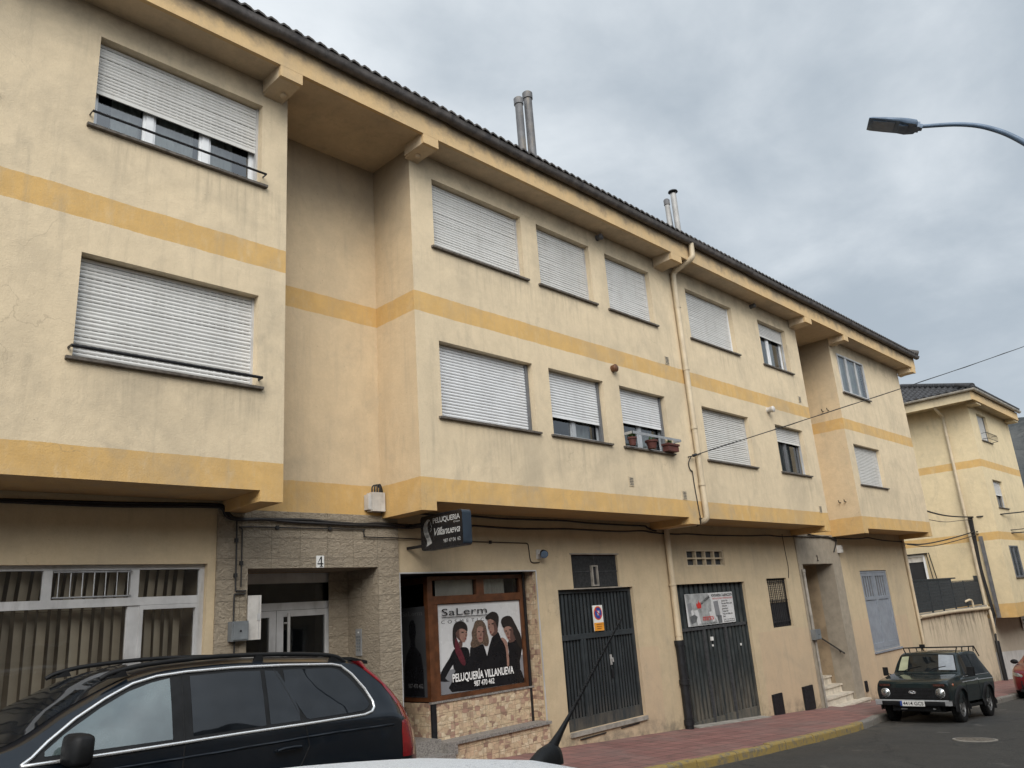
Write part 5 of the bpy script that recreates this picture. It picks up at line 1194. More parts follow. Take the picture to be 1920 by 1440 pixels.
# ------------------------------------------------------------------ street lamp on the far pavement, arm over the road
T = Vector((2.25, -6.10, 3.47)); dh = Vector((math.cos(math.radians(118)), math.sin(math.radians(118)), 0))
at = lambda s, z: T + dh * s + Vector((0, 0, z))
pxy = at(-2.9, 0); zb = zroad(pxy.x) + .1
lamp = empty('street_lamp', (pxy.x, pxy.y, zb), 'grey street lamp with a flat head on a long curved arm over the street', 'street lamp')
mb = MB(); path = bez([at(-.50, -.175), at(-.94, -.262), at(-1.24, -.40), at(-1.52, -.66), at(-1.95, -1.25), at(-2.35, -2.1), at(-2.68, -3.3), at(-2.85, -4.6), at(-2.9, -5.6)], 6)
mb.tube(path, [lerp(.022, .05, k / (len(path) - 1)) for k in range(len(path))], 12); build('arm', mb, M['lampmetal'], lamp, 50)
mb = MB(); e = at(-2.9, -5.6); mb.lathe([(.06, zb - .05 - e.z), (.056, 0), (.05, .02)], e, n=16); mb.lathe([(.16, 0), (.16, .03), (.08, .05), (.075, .7)], (e.x, e.y, zb - .02), n=16); build('pole', mb, M['lampmetal'], lamp, 50)
fw = (dh * .535 + Vector((0, 0, .19))).normalized(); sd_ = fw.cross(Vector((0, 0, 1))).normalized(); up_ = sd_.cross(fw).normalized()
h0 = at(-.52, -.19); HP = lambda s, w, u: h0 + fw * s + sd_ * w + up_ * u
mb = MB(); P = []
for s, w, t, b in ((-.02, .04, .025, -.025), (.03, .045, .03, -.03), (.06, .12, .04, -.03), (.16, .14, .042, -.035), (.24, .145, .04, -.02), (.40, .145, .03, -.016), (.55, .14, .018, -.012), (.585, .13, .008, -.008)):
    P.append([HP(s, a, c) for a, c in ((-w, b * .4), (-w * .92, b), (w * .92, b), (w, b * .4), (w, t * .5), (w * .8, t), (-w * .8, t), (-w, t * .5))])
mb.grid(P, 0, False, True); mb.face(P[0]); mb.face(P[-1]); hd = build('lamp_head', mb, M['lampmetal'], lamp, 35)
mb = MB(); mb.obox(HP(.41, 0, -.019), fw * .12, sd_ * .105, up_ * .005); build('lens', mb, M['lampglass'], hd)
mb = MB(); mb.obox(HP(.19, 0, -.036), fw * .05, sd_ * .085, up_ * .012); mb.obox(HP(.05, 0, 0), fw * .035, sd_ * .065, up_ * .034); build('hinge', mb, M['lampmetal'], hd)

# ------------------------------------------------------------------ next building
N = empty('apartment_building', (33, .96, zwall(33)), 'cream corner house further down the street with a dark tiled hip roof', 'house')
NX0, NX1 = 29.8, 36.25; mb = MB()
NW = [(30.85, 32.35, 3.76, 4.95), (30.92, 32.42, .90, 2.07), (30.95, 32.30, -1.95, -.68)]
wall_holes(mb, NX0, NX1, -3.46, 5.3, NW, 0, .22)
mb.face([(NX0, 0, -3.46), (NX0, 10, -3.46), (NX0, 10, 5.3), (NX0, 0, 5.3)]); mb.face([(NX1, 0, -3.46), (NX1, 10, -3.46), (NX1, 10, 5.3), (NX1, 0, 5.3)])
mb.face([(NX0, 0, -3.46), (NX1, 0, -3.46), (NX1, .96, -3.46), (NX0, .96, -3.46)])
build('wall', mb, M['plaster_next'], N)
mb = MB(); mb.face([(NX0, .96, -6.6), (60, .96, -8.2), (60, .96, -3.465), (NX0, .96, -3.465)]); mb.face([(NX0, .96, -6.6), (NX0, 10, -6.6), (NX0, 10, -3.465), (NX0, .96, -3.465)])
build('ground_floor_wall', mb, M['plaster_next_low'], N)
mb = MB(); mb.face([(NX0 - .004, .97, -6.6), (NX0 - .004, 3, -6.6), (NX0 - .004, 3, -4.7), (NX0 - .004, .97, -4.75)]); mb.face([(NX0, .956, -6.6), (60, .956, -8.2), (60, .956, -6.4), (NX0, .956, -4.75)])
build('plinth_paint', mb, simple('pale_plinth', (.50, .49, .47), .85, 0, .1, 3, dirt=((.3, .28, .25), .5)), N)
mb = MB(); mb.box(36.27, 75, .9, 9, -8.6, .4); build('low_wing', mb, M['plaster_next_low'], N)
window(N, 'a', *NW[0], 3.82, 'mid', guide='alu_dark'); window(N, 'b', *NW[1], 1.45, 'mid', fmat='alu_dark', curtain=None)
flush_window(N, *NW[2], 0, [(31.6, .05)], 'alu_dark', False)
mb = MB()
for z in (3.80, 4.05): mb.tube([(30.85, -.02, z), (30.85, -.24, z), (32.4, -.24, z), (32.4, -.02, z)], .012, 6)
for k in range(9): mb.tube(bez([(30.9 + k * .18, -.24, 3.80), (30.97 + k * .18, -.25, 3.93), (30.9 + k * .18, -.24, 4.05)], 3), .007, 5)
build('balconette', mb, M['iron'], N)
EX0, EX1, EY = 28.75, 36.15, -.50
mb = MB(); mb.box(EX0 + .06, EX1 - .06, EY + .06, 10.5, 5.25, 5.31)
for a, b in ((NX0, NX0 + .3), (NX1 - .3, NX1)): mb.box(a - .35, b, EY + .06, -.02, 5.08, 5.25)
build('soffit', mb, M['plaster_next'], N)
mb = MB(); mb.box(EX0, EX1, EY, EY + .06, 5.16, 5.53); 
build('fascia', mb, M['fascia'], N)
mb = MB(); mb.box(EX0, EX0 + .06, EY + .062, 10.5, 5.16, 5.53); mb.box(EX1 - .06, EX1, EY + .062, 10.5, 5.16, 5.53)
pieces('fascia', mb, M['plaster_next'], N)
mb = MB(); pr = [(.09 * math.cos(t), .09 * math.sin(t)) for t in [math.pi + math.pi * k / 8 for k in range(9)]]
mb.grid([[(x, EY - .09 + a, 5.59 + b) for a, b in pr] for x in (EX0 - .17, EX1 + .1)]); mb.grid([[(EX0 - .09 + a, y, 5.59 + b) for a, b in pr] for y in (EY - .17, 10.6)])
build('gutter', mb, M['gutter_next'], N, 50, fixn=False)
zn = lambda x, y: 5.63 + .40 * max(-.2, min(x - (EX0 - .12), y - (EY - .12), EX1 + .12 - x, 10.6 - y))
mb = MB(); 
for along, a0, a1, n in (('y', EY - .14, 10.6, 330),):
    for c in range(13):
        P = []; 
        for i in range(n + 1):
            y = lerp(a0, a1, i / n); x0 = EX0 - .14 + c * .34; lim = min(y - (EY - .12), 10.6 - y) + EX0 - .12
            row = []
            ph = y / .30 * 2 * math.pi; w = .035 * math.sin(ph) + .012 * math.sin(2 * ph + .7)
            xa, xb = min(x0, max(lim, EX0 - .14)), min(x0 + .34, max(lim, EX0 - .14))
            row = [(xa, y, zn(xa, y) + w - .02), (xa, y, zn(xa, y) + w + .035), (xb, y, zn(xb, y) + w + .003)]
            P.append(row)
        mb.grid(P)
build('roof', mb, M['tile_next'], N, 60, fixn=False)
mb = MB(); hx = (EX1 - EX0) / 2 + .12; apex = [(EX0 - .12 + hx, EY - .12 + hx, 5.63 + .40 * hx), (EX0 - .12 + hx, 10.6 - hx, 5.63 + .40 * hx)]
c = [(EX0 - .12, EY - .12, 5.63), (EX1 + .12, EY - .12, 5.63), (EX1 + .12, 10.6, 5.63), (EX0 - .12, 10.6, 5.63)]
for f in ([c[0], c[1], apex[0]], [c[1], c[2], apex[1], apex[0]], [c[2], c[3], apex[1]]): mb.face(f)
nr = 26
for k in range(nr): mb.tube([Vector(c[0]).lerp(Vector(apex[0]), k / nr) + Vector((0, 0, .05)), Vector(c[0]).lerp(Vector(apex[0]), (k + 1) / nr) + Vector((0, 0, .07))], [.12, .10], 8)
for k in range(36): mb.tube([(lerp(EX0 - .1, EX1, k / 36), EY - .17, 5.63), (lerp(EX0 - .1, EX1, k / 36), EY + .5, 5.89)], .07, 6)
build('ridge_tile', mb, M['tile_next'], N, 60)
mb = MB(); mb.tube(bez([(NX0 - .95, 1.02, 5.62), (NX0 - .93, 1.02, 5.2), (NX0 - .5, 1.02, 5.0), (NX0 - .08, 1.02, 4.85), (NX0 - .07, 1.02, 4.2)], 5) + [(NX0 - .07, 1.02, -2.95)], .065, 10)
mb.tube(bez([(NX0 - .07, 1.02, -2.95), (NX0 - .2, .9, -3.15), (NX0 - .3, .86, -3.5), (NX0 - .3, .86, -4.3)], 4), .055, 10)
for z in (4.0, 1.5, -.6): mb.lathe([(.08, -.03), (.08, .03)], (NX0 - .07, 1.02, z), n=12)
npipe = build('downpipe', mb, M['pipe'], N, 40)
mb = MB(); mb.tube([(NX0 - .3, .86, -4.3), (NX0 - .3, .86, -5.95)], .085, 10); build('cast_iron_foot', mb, M['black_iron'], npipe, 40)
mb = MB(); mb.box(NX0 - .06, NX0 - .002, .58, .72, -3.45, -.25); build('cable_duct', mb, M['flue'], N)
flx = NX0
dw_ = MB(); dw_.box(flx - .10, flx + .02, 2.93, 3.0, -2.3, -.76); dw_.box(flx - .10, flx + .02, 3.62, 3.70, -2.3, -.76); dw_.box(flx - .10, flx + .02, 3.0, 3.62, -.83, -.76)
dd = build('terrace_door', dw_, M['pvc'], N)
mb = MB(); mb.face([(flx - .02, 3.0, -2.3), (flx - .02, 3.62, -2.3), (flx - .02, 3.62, -.83), (flx - .02, 3.0, -.83)]); build('pane', mb, M['interior'], dd); mb = MB(); mb.box(flx - .05, flx - .025, 3.0, 3.62, -1.05, -.83); build('blind', mb, M['white_box'], dd)
mb = MB(); mb.box(flx - .20, flx - .002, 2.80, 3.75, -.74, -.70); mb.tube([(flx - .15, 2.82, -.70), (flx - .1, 2.75, -1.9)], .02, 6); mb.tube([(flx - .2, 2.7, -.70), (flx - .1, 2.6, -1.9)], .02, 6); build('awning_rail', mb, M['iron'], dd)
# terrace wall between the two blocks, dark screen fence on top
tw = empty('terrace_wall', (25.5, .96, zwall(25.5)), 'peeling cream retaining wall with a pale rain pipe between the two buildings', 'wall')
mb = MB(); P = []; rt = random.Random(6)
for k in range(17):
    x = lerp(21.455, 29.40, k / 16); P.append([(x, .975 + (rt.uniform(-.012, .012) if j not in (0, 8) else 0), lerp(zwall(x) - .3, -3.02, j / 8)) for j in range(9)])
mb.grid(P); mb.box(21.46, 29.78, .99, 8, -3.3, -3.0); mb.face([(29.40, .975, -6.3), (29.40, 4, -6.3), (29.40, 4, -3.02), (29.40, .975, -3.02)]); build('render_coat', mb, M['terrace_wall'], tw, 60)
mb = MB(); mb.box(21.46, 29.5, .93, 1.2, -3.0, -2.93); build('coping', mb, M['concrete'], tw)
mb = MB(); mb.tube([(21.6, .90, -2.99), (25, .90, -2.98), (29.6, .90, -3.05)], .06, 10); mb.tube(bez([(27.2, 1.05, -2.72), (27.35, .92, -2.66), (27.50, .88, -2.72), (27.52, .88, -2.95)], 4), .04, 8); build('rain_pipe', mb, M['pipe'], tw, 40)
tf = empty('screen_fence', (25.5, 1.05, -2.93), 'dark screened metal fence standing on top of the terrace wall', 'fence')
seg = [21.7, 23.4, 24.6, 26.0, 27.5, 29.45]
for i, (a, b) in enumerate(zip(seg, seg[1:])):
    zt = -1.84 if b < 27 else -1.98
    mb = MB(); mb.box(a + .03, b - .03, 1.04, 1.055, -2.88, zt)
    n = int((b - a) / .1)
    for k in range(n):
        for j in range(9): mb.box(a + .06 + k * .1 + .02 * (j % 2), a + .10 + k * .1 + .02 * (j % 2), 1.03, 1.04, -2.82 + j * .105, -2.765 + j * .105, 1)
    build('screen_panel', mb, [M['fence'], M['mesh_dark']], tf)
mb = MB()
for x in seg: mb.box(x - .025, x + .025, 1.02, 1.07, -2.93, -1.80 if x > 29 or x < 27 else -1.93)
mb.box(21.7, 26.6, 1.02, 1.06, -1.85, -1.80); mb.box(29.0, 29.45, 1.03, 1.06, -1.98, -1.78); build('fence_post', mb, M['fence'], tf)
# cables at the corner house
def cpath(pts): return bez(pts, 6)
mb = MB()
for k in range(5): mb.tube(bez([(NX0 - .05 - .01 * k, .80 + .03 * k, .55), (NX0 - .06, .83 + .025 * k, -.5 - .1 * k), (NX0 - .07, .86 + .02 * k, -1.5), (NX0 - .08, .80 + .02 * k, -2.6), (NX0 - .09, .76 + .02 * k, -3.45)], 4), .022, 6)
mb.tube(bez([(NX0 - .08, .80, -3.4), (NX0 - .35, .86, -4.2), (NX0 - .40, .87, -5.9)], 4), .045, 6)
tag(build('cable_bundle', mb, M['cable'], None, 60), 'tangle of black cables dropping down the corner of the far house', 'cable')
mb = MB(); mb.tube(cpath([(21.6, .3, .50), (25.5, .6, .44), (29.6, .80, .55), (30.2, .2, .56), (36, -1.2, .95), (48, -4, 2.0)]), .028, 6)
mb.tube(cpath([(21.62, .35, .2), (25, .55, .18), (27.5, .72, .32), (29.6, .80, .45)]), .012, 6); mb.tube(cpath([(29.7, .75, -.05), (33, -.3, .02), (40, -2, .5), (50, -4, 1.4)]), .018, 6); mb.tube(cpath([(29.7, .75, -.15), (33, -.3, -.12), (40, -2, .25), (50, -4, 1.1)]), .024, 6)
tag(build('overhead_cable', mb, M['cable'], None, 60), 'black cables strung from the corner house on to the street beyond it', 'cable')
mb = MB(); mb.tube(cpath([(21.7, .88, -.62), (23.5, .9, -.60), (26.5, .92, -.38), (29.72, .85, -.05)]), .024, 6); mb.tube(cpath([(21.7, .86, -.64), (24.5, .9, -.66), (29.73, .83, -.2)]), .016, 6)
tag(build('cable_bundle', mb, M['cable'], None, 60), 'slack black cable spanning the gap above the terrace door', 'cable')
sg = empty('wall_sign', (34.6, .94, -4.1), 'white sign panel low on the front wall of the corner house', 'sign')
mb = MB(); mb.box(34.0, 36.0, .86, .89, -4.15, -3.36); pl = build('panel', mb, M['white'], sg); mb = MB(); mb.box(34.1, 35.4, .854, .859, -3.62, -3.54); mb.box(34.1, 35.7, .854, .859, -3.80, -3.74); mb.box(34.1, 35.2, .854, .859, -3.95, -3.90); build('lettering', mb, M['signgrey2'], pl)
# ------------------------------------------------------------------ vehicles (local x: front to rear, y: left to right, z up)
class Body:
    """half-section loft; tables give, along x: bottom, shoulder, top heights and half-widths at sill, shoulder and roof"""
    def __init__(s, x0, x1, zb, zs, zt, wb, ws, wt, roofr=.08, crown=.03): s.__dict__.update(locals()); 
    def sec(s, x):
        zb, zs, zt = sinterp(x, s.zb), sinterp(x, s.zs), sinterp(x, s.zt); wb, ws, wt = sinterp(x, s.wb), sinterp(x, s.ws), sinterp(x, s.wt)
        zt = max(zt, zs + .012); r = min(s.roofr, (zt - zs) * .45); g = (zt - zs) / .45; g = min(1, g)
        wt_ = lerp(ws - .03, wt, g); wm = max(wb, ws) + .012
        return [(0, zb), (wb * .86, zb), (wb - .01, zb + .05), (wb, zb + .12), (lerp(wb, wm, .8), lerp(zb, zs, .45)), (wm, lerp(zb, zs, .7)), (ws + .004, zs - .07), (ws - .006, zs - .018), (ws - .022, zs),
                (lerp(ws - .022, wt_, .30), lerp(zs, zt - r, .33)), (lerp(ws - .022, wt_, .64), lerp(zs, zt - r, .67)), (wt_, zt - r), (wt_ - r * .30, zt - r * .42), (wt_ - r * 1.0, zt - r * .06), (wt_ * .55, zt + s.crown * .62 * g), (0, zt + s.crown * g)]
    def mesh(s, n=70, xs=None):
        mb = MB(); xs = xs or [lerp(s.x0, s.x1, .5 - .5 * math.cos(math.pi * k / n) * (1 - .0) if False else k / n) for k in range(n + 1)]
        P = []
        for x in xs:
            h = s.sec(x); P.append([(x, y, z) for y, z in h] + [(x, -y, z) for y, z in h[-2:0:-1]])
        mb.grid(P, 0, False, True); mb.face(P[0]); mb.face(P[-1][::-1]); return mb
    def side(s, x, z):
        h = s.sec(x); best = 0
        for (y0, z0), (y1, z1) in zip(h[2:13], h[3:14]):
            if z0 <= z <= z1: return lerp(y0, y1, (z - z0) / max(1e-6, z1 - z0))
        return h[4][0] if z < h[3][1] else h[12][0]
    def top(s, x, y):
        h = s.sec(x)[8:]; y = abs(y)
        for (y0, z0), (y1, z1) in zip(h, h[1:]):
            if y1 <= y <= y0: return lerp(z0, z1, (y0 - y) / max(1e-6, y0 - y1))
        return h[-1][1]
    def patch(s, mb, top, bot, side, off=.006, n=18, m=5, mat=0):
        x0, x1 = top[0][0], top[-1][0]; P = []
        for i in range(n + 1):
            x = lerp(x0, x1, i / n); zt, zb = interp(x, top), interp(x, bot)
            P.append([(x, side * (s.side(x, lerp(zb, zt, j / m)) + off), lerp(zb, zt, j / m)) for j in range(m + 1)])
        mb.grid(P, mat)
    def line(s, pts, side, off=.004, n=8): 
        out = []
        for a, b in zip(pts, pts[1:]):
            for k in range(n): x, z = lerp(a[0], b[0], k / n), lerp(a[1], b[1], k / n); out.append((x, side * (s.side(x, z) + off), z))
        x, z = pts[-1]; out.append((x, side * (s.side(x, z) + off), z)); return out
    def screen(s, mb, x0, x1, w0, w1, off=.007, n=10, m=12, mat=0):   # glass on a sloping end
        P = []
        for i in range(n + 1):
            x = lerp(x0, x1, i / n); w = lerp(w0, w1, i / n); P.append([(x, lerp(-w, w, j / m), s.top(x, lerp(-w, w, j / m)) + off) for j in range(m + 1)])
        mb.grid(P, mat)
def cut_arches(body, xs, r, w, parent=None):
    for x, z in xs:
        for sg in (-1, 1):
            mb = MB(); mb.lathe([(r, 0), (r, .32)], (x, sg * (w + .06), z), (0, -sg, 0), 40); c = build('arch_cutter', mb, M['trim'], parent, local=True)
            md = body.modifiers.new('arch', 'BOOLEAN'); md.operation = 'DIFFERENCE'; md.solver = 'EXACT'; md.object = c
            dg = bpy.context.evaluated_depsgraph_get(); ev = body.evaluated_get(dg); me = D.meshes.new_from_object(ev); old = body.data
            body.modifiers.clear(); body.data = me; D.meshes.remove(old); cm = c.data; D.objects.remove(c); D.meshes.remove(cm)
    body.data.polygons.foreach_set('use_smooth', [True] * len(body.data.polygons)); body.data.set_sharp_from_angle(angle=math.radians(32))
def wheel(par, x, y, r, w, sg, spokes=5, rimmat='rim', rr=.66):
    mb = MB(); o = sg; hw = w / 2
    mb.lathe([(r * rr, -hw * .8), (r * .86, -hw), (r * .97, -hw * .8), (r, -hw * .4), (r, hw * .4), (r * .97, hw * .8), (r * .86, hw), (r * rr, hw * .8)], (x, y, r), (0, 1, 0), 36, cap0=False, cap1=False)
    for k in range(40):
        a = k / 40 * 6.2832; mb.obox((x + (r + .002) * math.cos(a), y, r + (r + .002) * math.sin(a)), Vector((-math.sin(a), 0, math.cos(a))) * .012, (0, hw * .72, 0), Vector((math.cos(a), 0, math.sin(a))) * .006)
    t = build('wheel', mb, M['rubber'], par, 40, local=True)
    mb = MB(); mb.lathe([(r * rr * 1.02, -hw * .75), (r * rr * .96, -hw * .3), (r * rr * .96, hw * .75), (r * rr * 1.02, hw * .8)], (x, y, r), (0, 1, 0), 30, cap0=False, cap1=False)
    yo = y + o * hw * .45
    mb.lathe([(r * .12, 0), (r * .20, o * .02), (r * .20, -o * .03)], (x, yo, r), (0, 1, 0), 18)
    for k in range(spokes):
        a = k / spokes * 6.2832 + .3; d = Vector((math.cos(a), 0, math.sin(a))); q = Vector((-math.sin(a), 0, math.cos(a)))
        mb.obox(Vector((x, yo - o * .006, r)) + d * r * rr * .55, d * r * rr * .46, q * r * (.07 if spokes > 5 else .085), (0, .014, 0))
    mb.lathe([(r * rr * .95, -.004), (0.001, -.004)], (x, y - o * hw * .1, r), (0, 1, 0), 24, 1, False, False)
    build('rim', mb, [M[rimmat], M['trim']], t, 40, local=True)
PITCHR = math.atan(-SLOPE)
# ---------------- black estate-type SUV at the kerb, left foreground
SX = -1.95; suv = empty('parked_suv', (-6.75, -1.15, zroad(-6.75) + .0), 'large glossy black SUV with chrome window trim and roof rails beside the shopfront', 'car', rot=(0, PITCHR, 0))
# local x = world x + 6.75 (front bumper at 0, rear at 4.8)
b1 = Body(0.0, 4.92, [(0, .42), (.25, .30), (.6, .27), (4.3, .28), (4.74, .36), (4.92, .48)],
          [(0, .66), (.08, .76), (.3, .88), (.8, .98), (1.3, 1.055), (2.0, 1.10), (3.0, 1.145), (4.0, 1.19), (4.5, 1.20), (4.82, 1.10), (4.92, .92)],
          [(0, .67), (.08, .78), (.3, .92), (.7, 1.02), (1.15, 1.12), (1.36, 1.17), (1.75, 1.40), (2.2, 1.605), (2.5, 1.665), (3.1, 1.70), (3.7, 1.695), (4.17, 1.68), (4.37, 1.63), (4.60, 1.45), (4.78, 1.25), (4.85, 1.13), (4.92, .93)],
          [(0, .55), (.12, .78), (.4, .90), (.9, .945), (4.3, .945), (4.75, .91), (4.92, .80)], [(0, .55), (.12, .77), (.4, .875), (.9, .925), (2, .94), (4.0, .94), (4.6, .915), (4.92, .80)],
          [(0, .5), (.4, .80), (1.3, .80), (1.8, .74), (2.4, .735), (3.4, .735), (4.2, .71), (4.6, .70), (4.92, .69)], roofr=.09, crown=.035)
body = build('body', b1.mesh(96), M['navy'], suv, 32, local=True); cut_arches(body, [(.95, .37), (3.81, .37)], .43, .93)
for s in (-1, 1):
    S_ = {-1: 'near', 1: 'far'}[s]
    W = [('front_window', [(1.58, 1.13), (1.72, 1.24), (1.95, 1.385), (2.15, 1.49), (2.31, 1.545), (2.46, 1.575)], [(1.58, 1.10), (2.46, 1.135)], 'glass_clear'),
         ('rear_window', [(2.62, 1.585), (3.0, 1.605), (3.24, 1.605)], [(2.62, 1.145), (3.24, 1.175)], 'glass_car'),
         ('quarter_window', [(3.28, 1.605), (3.40, 1.60), (3.52, 1.40), (3.56, 1.27)], [(3.28, 1.178), (3.56, 1.19)], 'glass_car'),
         ('cargo_window', [(3.46, 1.605), (3.60, 1.607), (3.98, 1.605), (4.06, 1.58), (4.16, 1.49), (4.26, 1.36), (4.30, 1.29)], [(3.46, 1.50), (3.56, 1.30), (3.63, 1.195), (4.20, 1.225), (4.27, 1.245), (4.30, 1.275)], 'glass_car')]
    # dark pillars band behind the glass, then panes
    mb = MB(); b1.patch(mb, [(1.47, 1.075), (1.56, 1.15), (1.70, 1.265), (1.95, 1.42), (2.15, 1.525), (2.4, 1.592), (2.8, 1.622), (3.4, 1.632), (3.98, 1.628), (4.10, 1.595), (4.20, 1.50), (4.30, 1.37), (4.335, 1.28)], [(1.47, 1.06), (2.5, 1.115), (3.6, 1.168), (4.22, 1.20), (4.30, 1.225), (4.335, 1.262)], s, .002, 80, 8); build('window_band', mb, M['trim'], suv, 60, local=True)
    for nm, tp, bt, gm in W:
        mb = MB(); b1.patch(mb, tp, bt, s, .006, 26, 6); build(nm, mb, M[gm], suv, 60, local=True)
    mb = MB()
    up = b1.line([(1.44, 1.062), (1.50, 1.10), (1.60, 1.19), (1.78, 1.325), (1.98, 1.445), (2.18, 1.545), (2.36, 1.592), (2.60, 1.618), (3.0, 1.638), (3.5, 1.644), (3.98, 1.638), (4.08, 1.62), (4.18, 1.545), (4.29, 1.41), (4.345, 1.30), (4.345, 1.25), (4.31, 1.215), (4.22, 1.193), (3.6, 1.160), (3.0, 1.133), (2.5, 1.106), (2.0, 1.08), (1.44, 1.055)], s, .010, 5)
    mb.tube(up, .0125, 8, closed=True); build('chrome_trim', mb, M['chrome'], suv, 60, local=True)
    mb = MB()
    for pts in ([(2.56, 1.61), (2.55, 1.12), (2.53, .6), (2.5, .45)], [(3.36, 1.63), (3.50, 1.36), (3.60, 1.14), (3.64, .98), (3.50, .72)], [(1.40, 1.02), (1.42, .8), (1.42, .45)], [(1.42, .95), (2.5, .985), (3.62, 1.035), (4.6, 1.06)][:0] or [(1.36, 1.05), (1.40, 1.02)]): mb.tube(b1.line(pts, s, .001, 10), .006, 6)
    pieces('door_seam', mb, M['trim'], suv, local=True)
    mb = MB(); mb.tube(b1.line([(1.0, .93), (1.8, .965), (2.8, 1.01), (3.8, 1.065), (4.55, 1.085)], s, -.004, 10), .012, 6); build('waist_crease', mb, M['navy'], suv, 60, local=True)
    for x, z in ((2.30, .93), (3.43, .985)):
        mb = MB(); p = b1.line([(x - .11, z - .01), (x - .05, z + .002), (x + .05, z + .008), (x + .11, z + .005)], s, .035, 4); mb.tube(p, .013, 8)
        for e in (0, -1): mb.tube([p[e], (p[e][0], p[e][1] - s * .05, p[e][2])], .013, 6)
        build('door_handle', mb, M['navy'], suv, 50, local=True)
    mb = MB()      # mirror
    c = Vector((1.73, s * 1.08, 1.14)); P = []
    for k in range(9):
        t = -1 + k / 4; rr = max(.05, 1 - t ** 4 * .8) ** .5; P.append([c + Vector((t * .085 + .0 , .15 * math.copysign(abs(math.cos(a)) ** .38, math.cos(a)) * rr, .105 * math.copysign(abs(math.sin(a)) ** .38, math.sin(a)) * rr)) for a in [j / 18 * 6.2832 for j in range(18)]])
    mb.grid(P, 0, False, True); mb.face(P[0]); mb.face(P[-1]); mb.obox(c + Vector((0, -s * .13, -.05)), (.03, 0, 0), (0, .06, 0), (0, 0, .022)); build('mirror', mb, M['trim'], suv, 60, local=True)
    mb = MB(); rx = [(1.96, 1.585), (2.05, 1.63), (2.3, 1.682), (2.8, 1.726), (3.3, 1.738), (3.8, 1.73), (4.05, 1.705), (4.16, 1.65)]
    mb.tube(bez([(x, s * .655, z) for x, z in rx], 5), .019, 8)
    for x0_, x1_ in ((1.98, 2.16), (3.18, 3.32), (3.95, 4.15)): mb.prism([(x0_, s * .655 - .016, 1.58), (x1_, s * .655 - .016, 1.60), (x1_ - .03, s * .655 - .016, interp(x1_, rx)), (x0_ + .05, s * .655 - .016, interp(x0_, rx))], (0, .032, 0))
    build('roof_rail', mb, M['trim'], suv, 50, local=True)
    mb = MB(); P = []       # tall tail lamp running up the pillar
    for t in range(13):
        z = lerp(.80, 1.66, t / 12); xa = interp(z, [(.80, 4.66), (1.05, 4.65), (1.15, 4.68), (1.25, 4.67), (1.45, 4.52), (1.66, 4.25)]); xb = interp(z, [(.80, 4.85), (1.02, 4.87), (1.14, 4.83), (1.25, 4.77), (1.45, 4.59), (1.66, 4.33)])
        P.append([(lerp(xa, xb, j / 4), s * (b1.side(lerp(xa, xb, j / 4), z) + .010 * math.sin(math.pi * (j + .6) / 5)), z) for j in range(5)] + [(xb + .03, s * (b1.side(xb, z) - .07), z)])
    mb.grid(P); build('tail_lamp', mb, M['tail'], suv, 60, local=True)
    for x in (.95, 3.81): wheel(suv, x, s * .815, .37, .235, s, 6)
    mb = MB(); mb.obox((.26, s * .62, .72), (.14, -s * .03, 0), (0, .17, 0), (.02, 0, .07)); build('headlight', mb, M['headlamp'], suv, local=True)
mb = MB(); b1.screen(mb, 1.30, 2.20, .74, .63, .006, 14, 12); build('windscreen', mb, M['glass_car'], suv, 60, local=True)
mb = MB(); b1.screen(mb, 4.42, 4.74, .58, .60, .006, 8, 12); build('rear_screen', mb, M['glass_car'], suv, 60, local=True)
mb = MB(); mb.obox((4.36, 0, 1.665), (.10, 0, -.02), (0, .60, 0), (0, 0, .014)); mb.obox((4.92, 0, .55), (.03, 0, 0), (0, .70, 0), (0, 0, .09)); mb.obox((.02, 0, .5), (.03, 0, 0), (0, .55, 0), (0, 0, .10)); build('bumper_trim', mb, M['trim'], suv, local=True)
# ---------------- small dark green off-roader facing us
nv = empty('parked_offroader', (12.18, -1.70, zroad(12.18)), 'small boxy dark green off-roader with roof rack and round headlights at the far kerb', 'car', rot=(0, PITCHR, 0))
b2 = Body(0.06, 3.36, [(0, .42), (.2, .36), (3.1, .36), (3.36, .44)], [(0.06, .80), (.12, .845), (.5, .875), (.95, .90), (1.5, .91), (3.1, .91), (3.3, .90), (3.36, .86)],
          [(0.06, .815), (.12, .87), (.5, .935), (.95, .99), (1.10, 1.01), (1.28, 1.25), (1.42, 1.40), (1.60, 1.445), (2.2, 1.47), (2.75, 1.455), (2.88, 1.42), (3.10, 1.15), (3.28, .95), (3.36, .87)],
          [(0, .74), (.3, .765), (3.2, .765), (3.36, .74)], [(0, .74), (.2, .765), (.9, .785), (3.2, .785), (3.36, .75)], [(0, .72), (.9, .73), (1.1, .70), (1.45, .635), (2.2, .63), (2.9, .62), (3.36, .68)], roofr=.05, crown=.02)
body = build('body', b2.mesh(90), M['green'], nv, 28, local=True); cut_arches(body, [(.68, .32), (2.66, .32)], .39, .78)
mb = MB(); b2.screen(mb, 1.13, 1.40, .66, .585, .006, 8, 12); build('windscreen', mb, glass('offroader_screen', (.30, .32, .33), 0.0, .75, (.012, .015, .017)), nv, 60, local=True)
mb = MB()
def scr(x, y, off): return (x, y, b2.top(x, y) + off)
mb.grid([[scr(lerp(1.155, 1.38, i / 6), -lerp(lerp(.27, .25, i / 6), lerp(.63, .565, i / 6), j / 5), .011) for j in range(6)] for i in range(7)]); build('sunshade', mb, M['sunshade'], nv, 60, local=True)
mb = MB(); mb.grid([[scr(lerp(1.15, 1.36, i / 6), lerp(lerp(.42, .40, i / 6), lerp(.62, .56, i / 6), j / 3), .011) for j in range(4)] for i in range(7)]); build('dashboard_card', mb, M['papercard'], nv, 60, local=True)
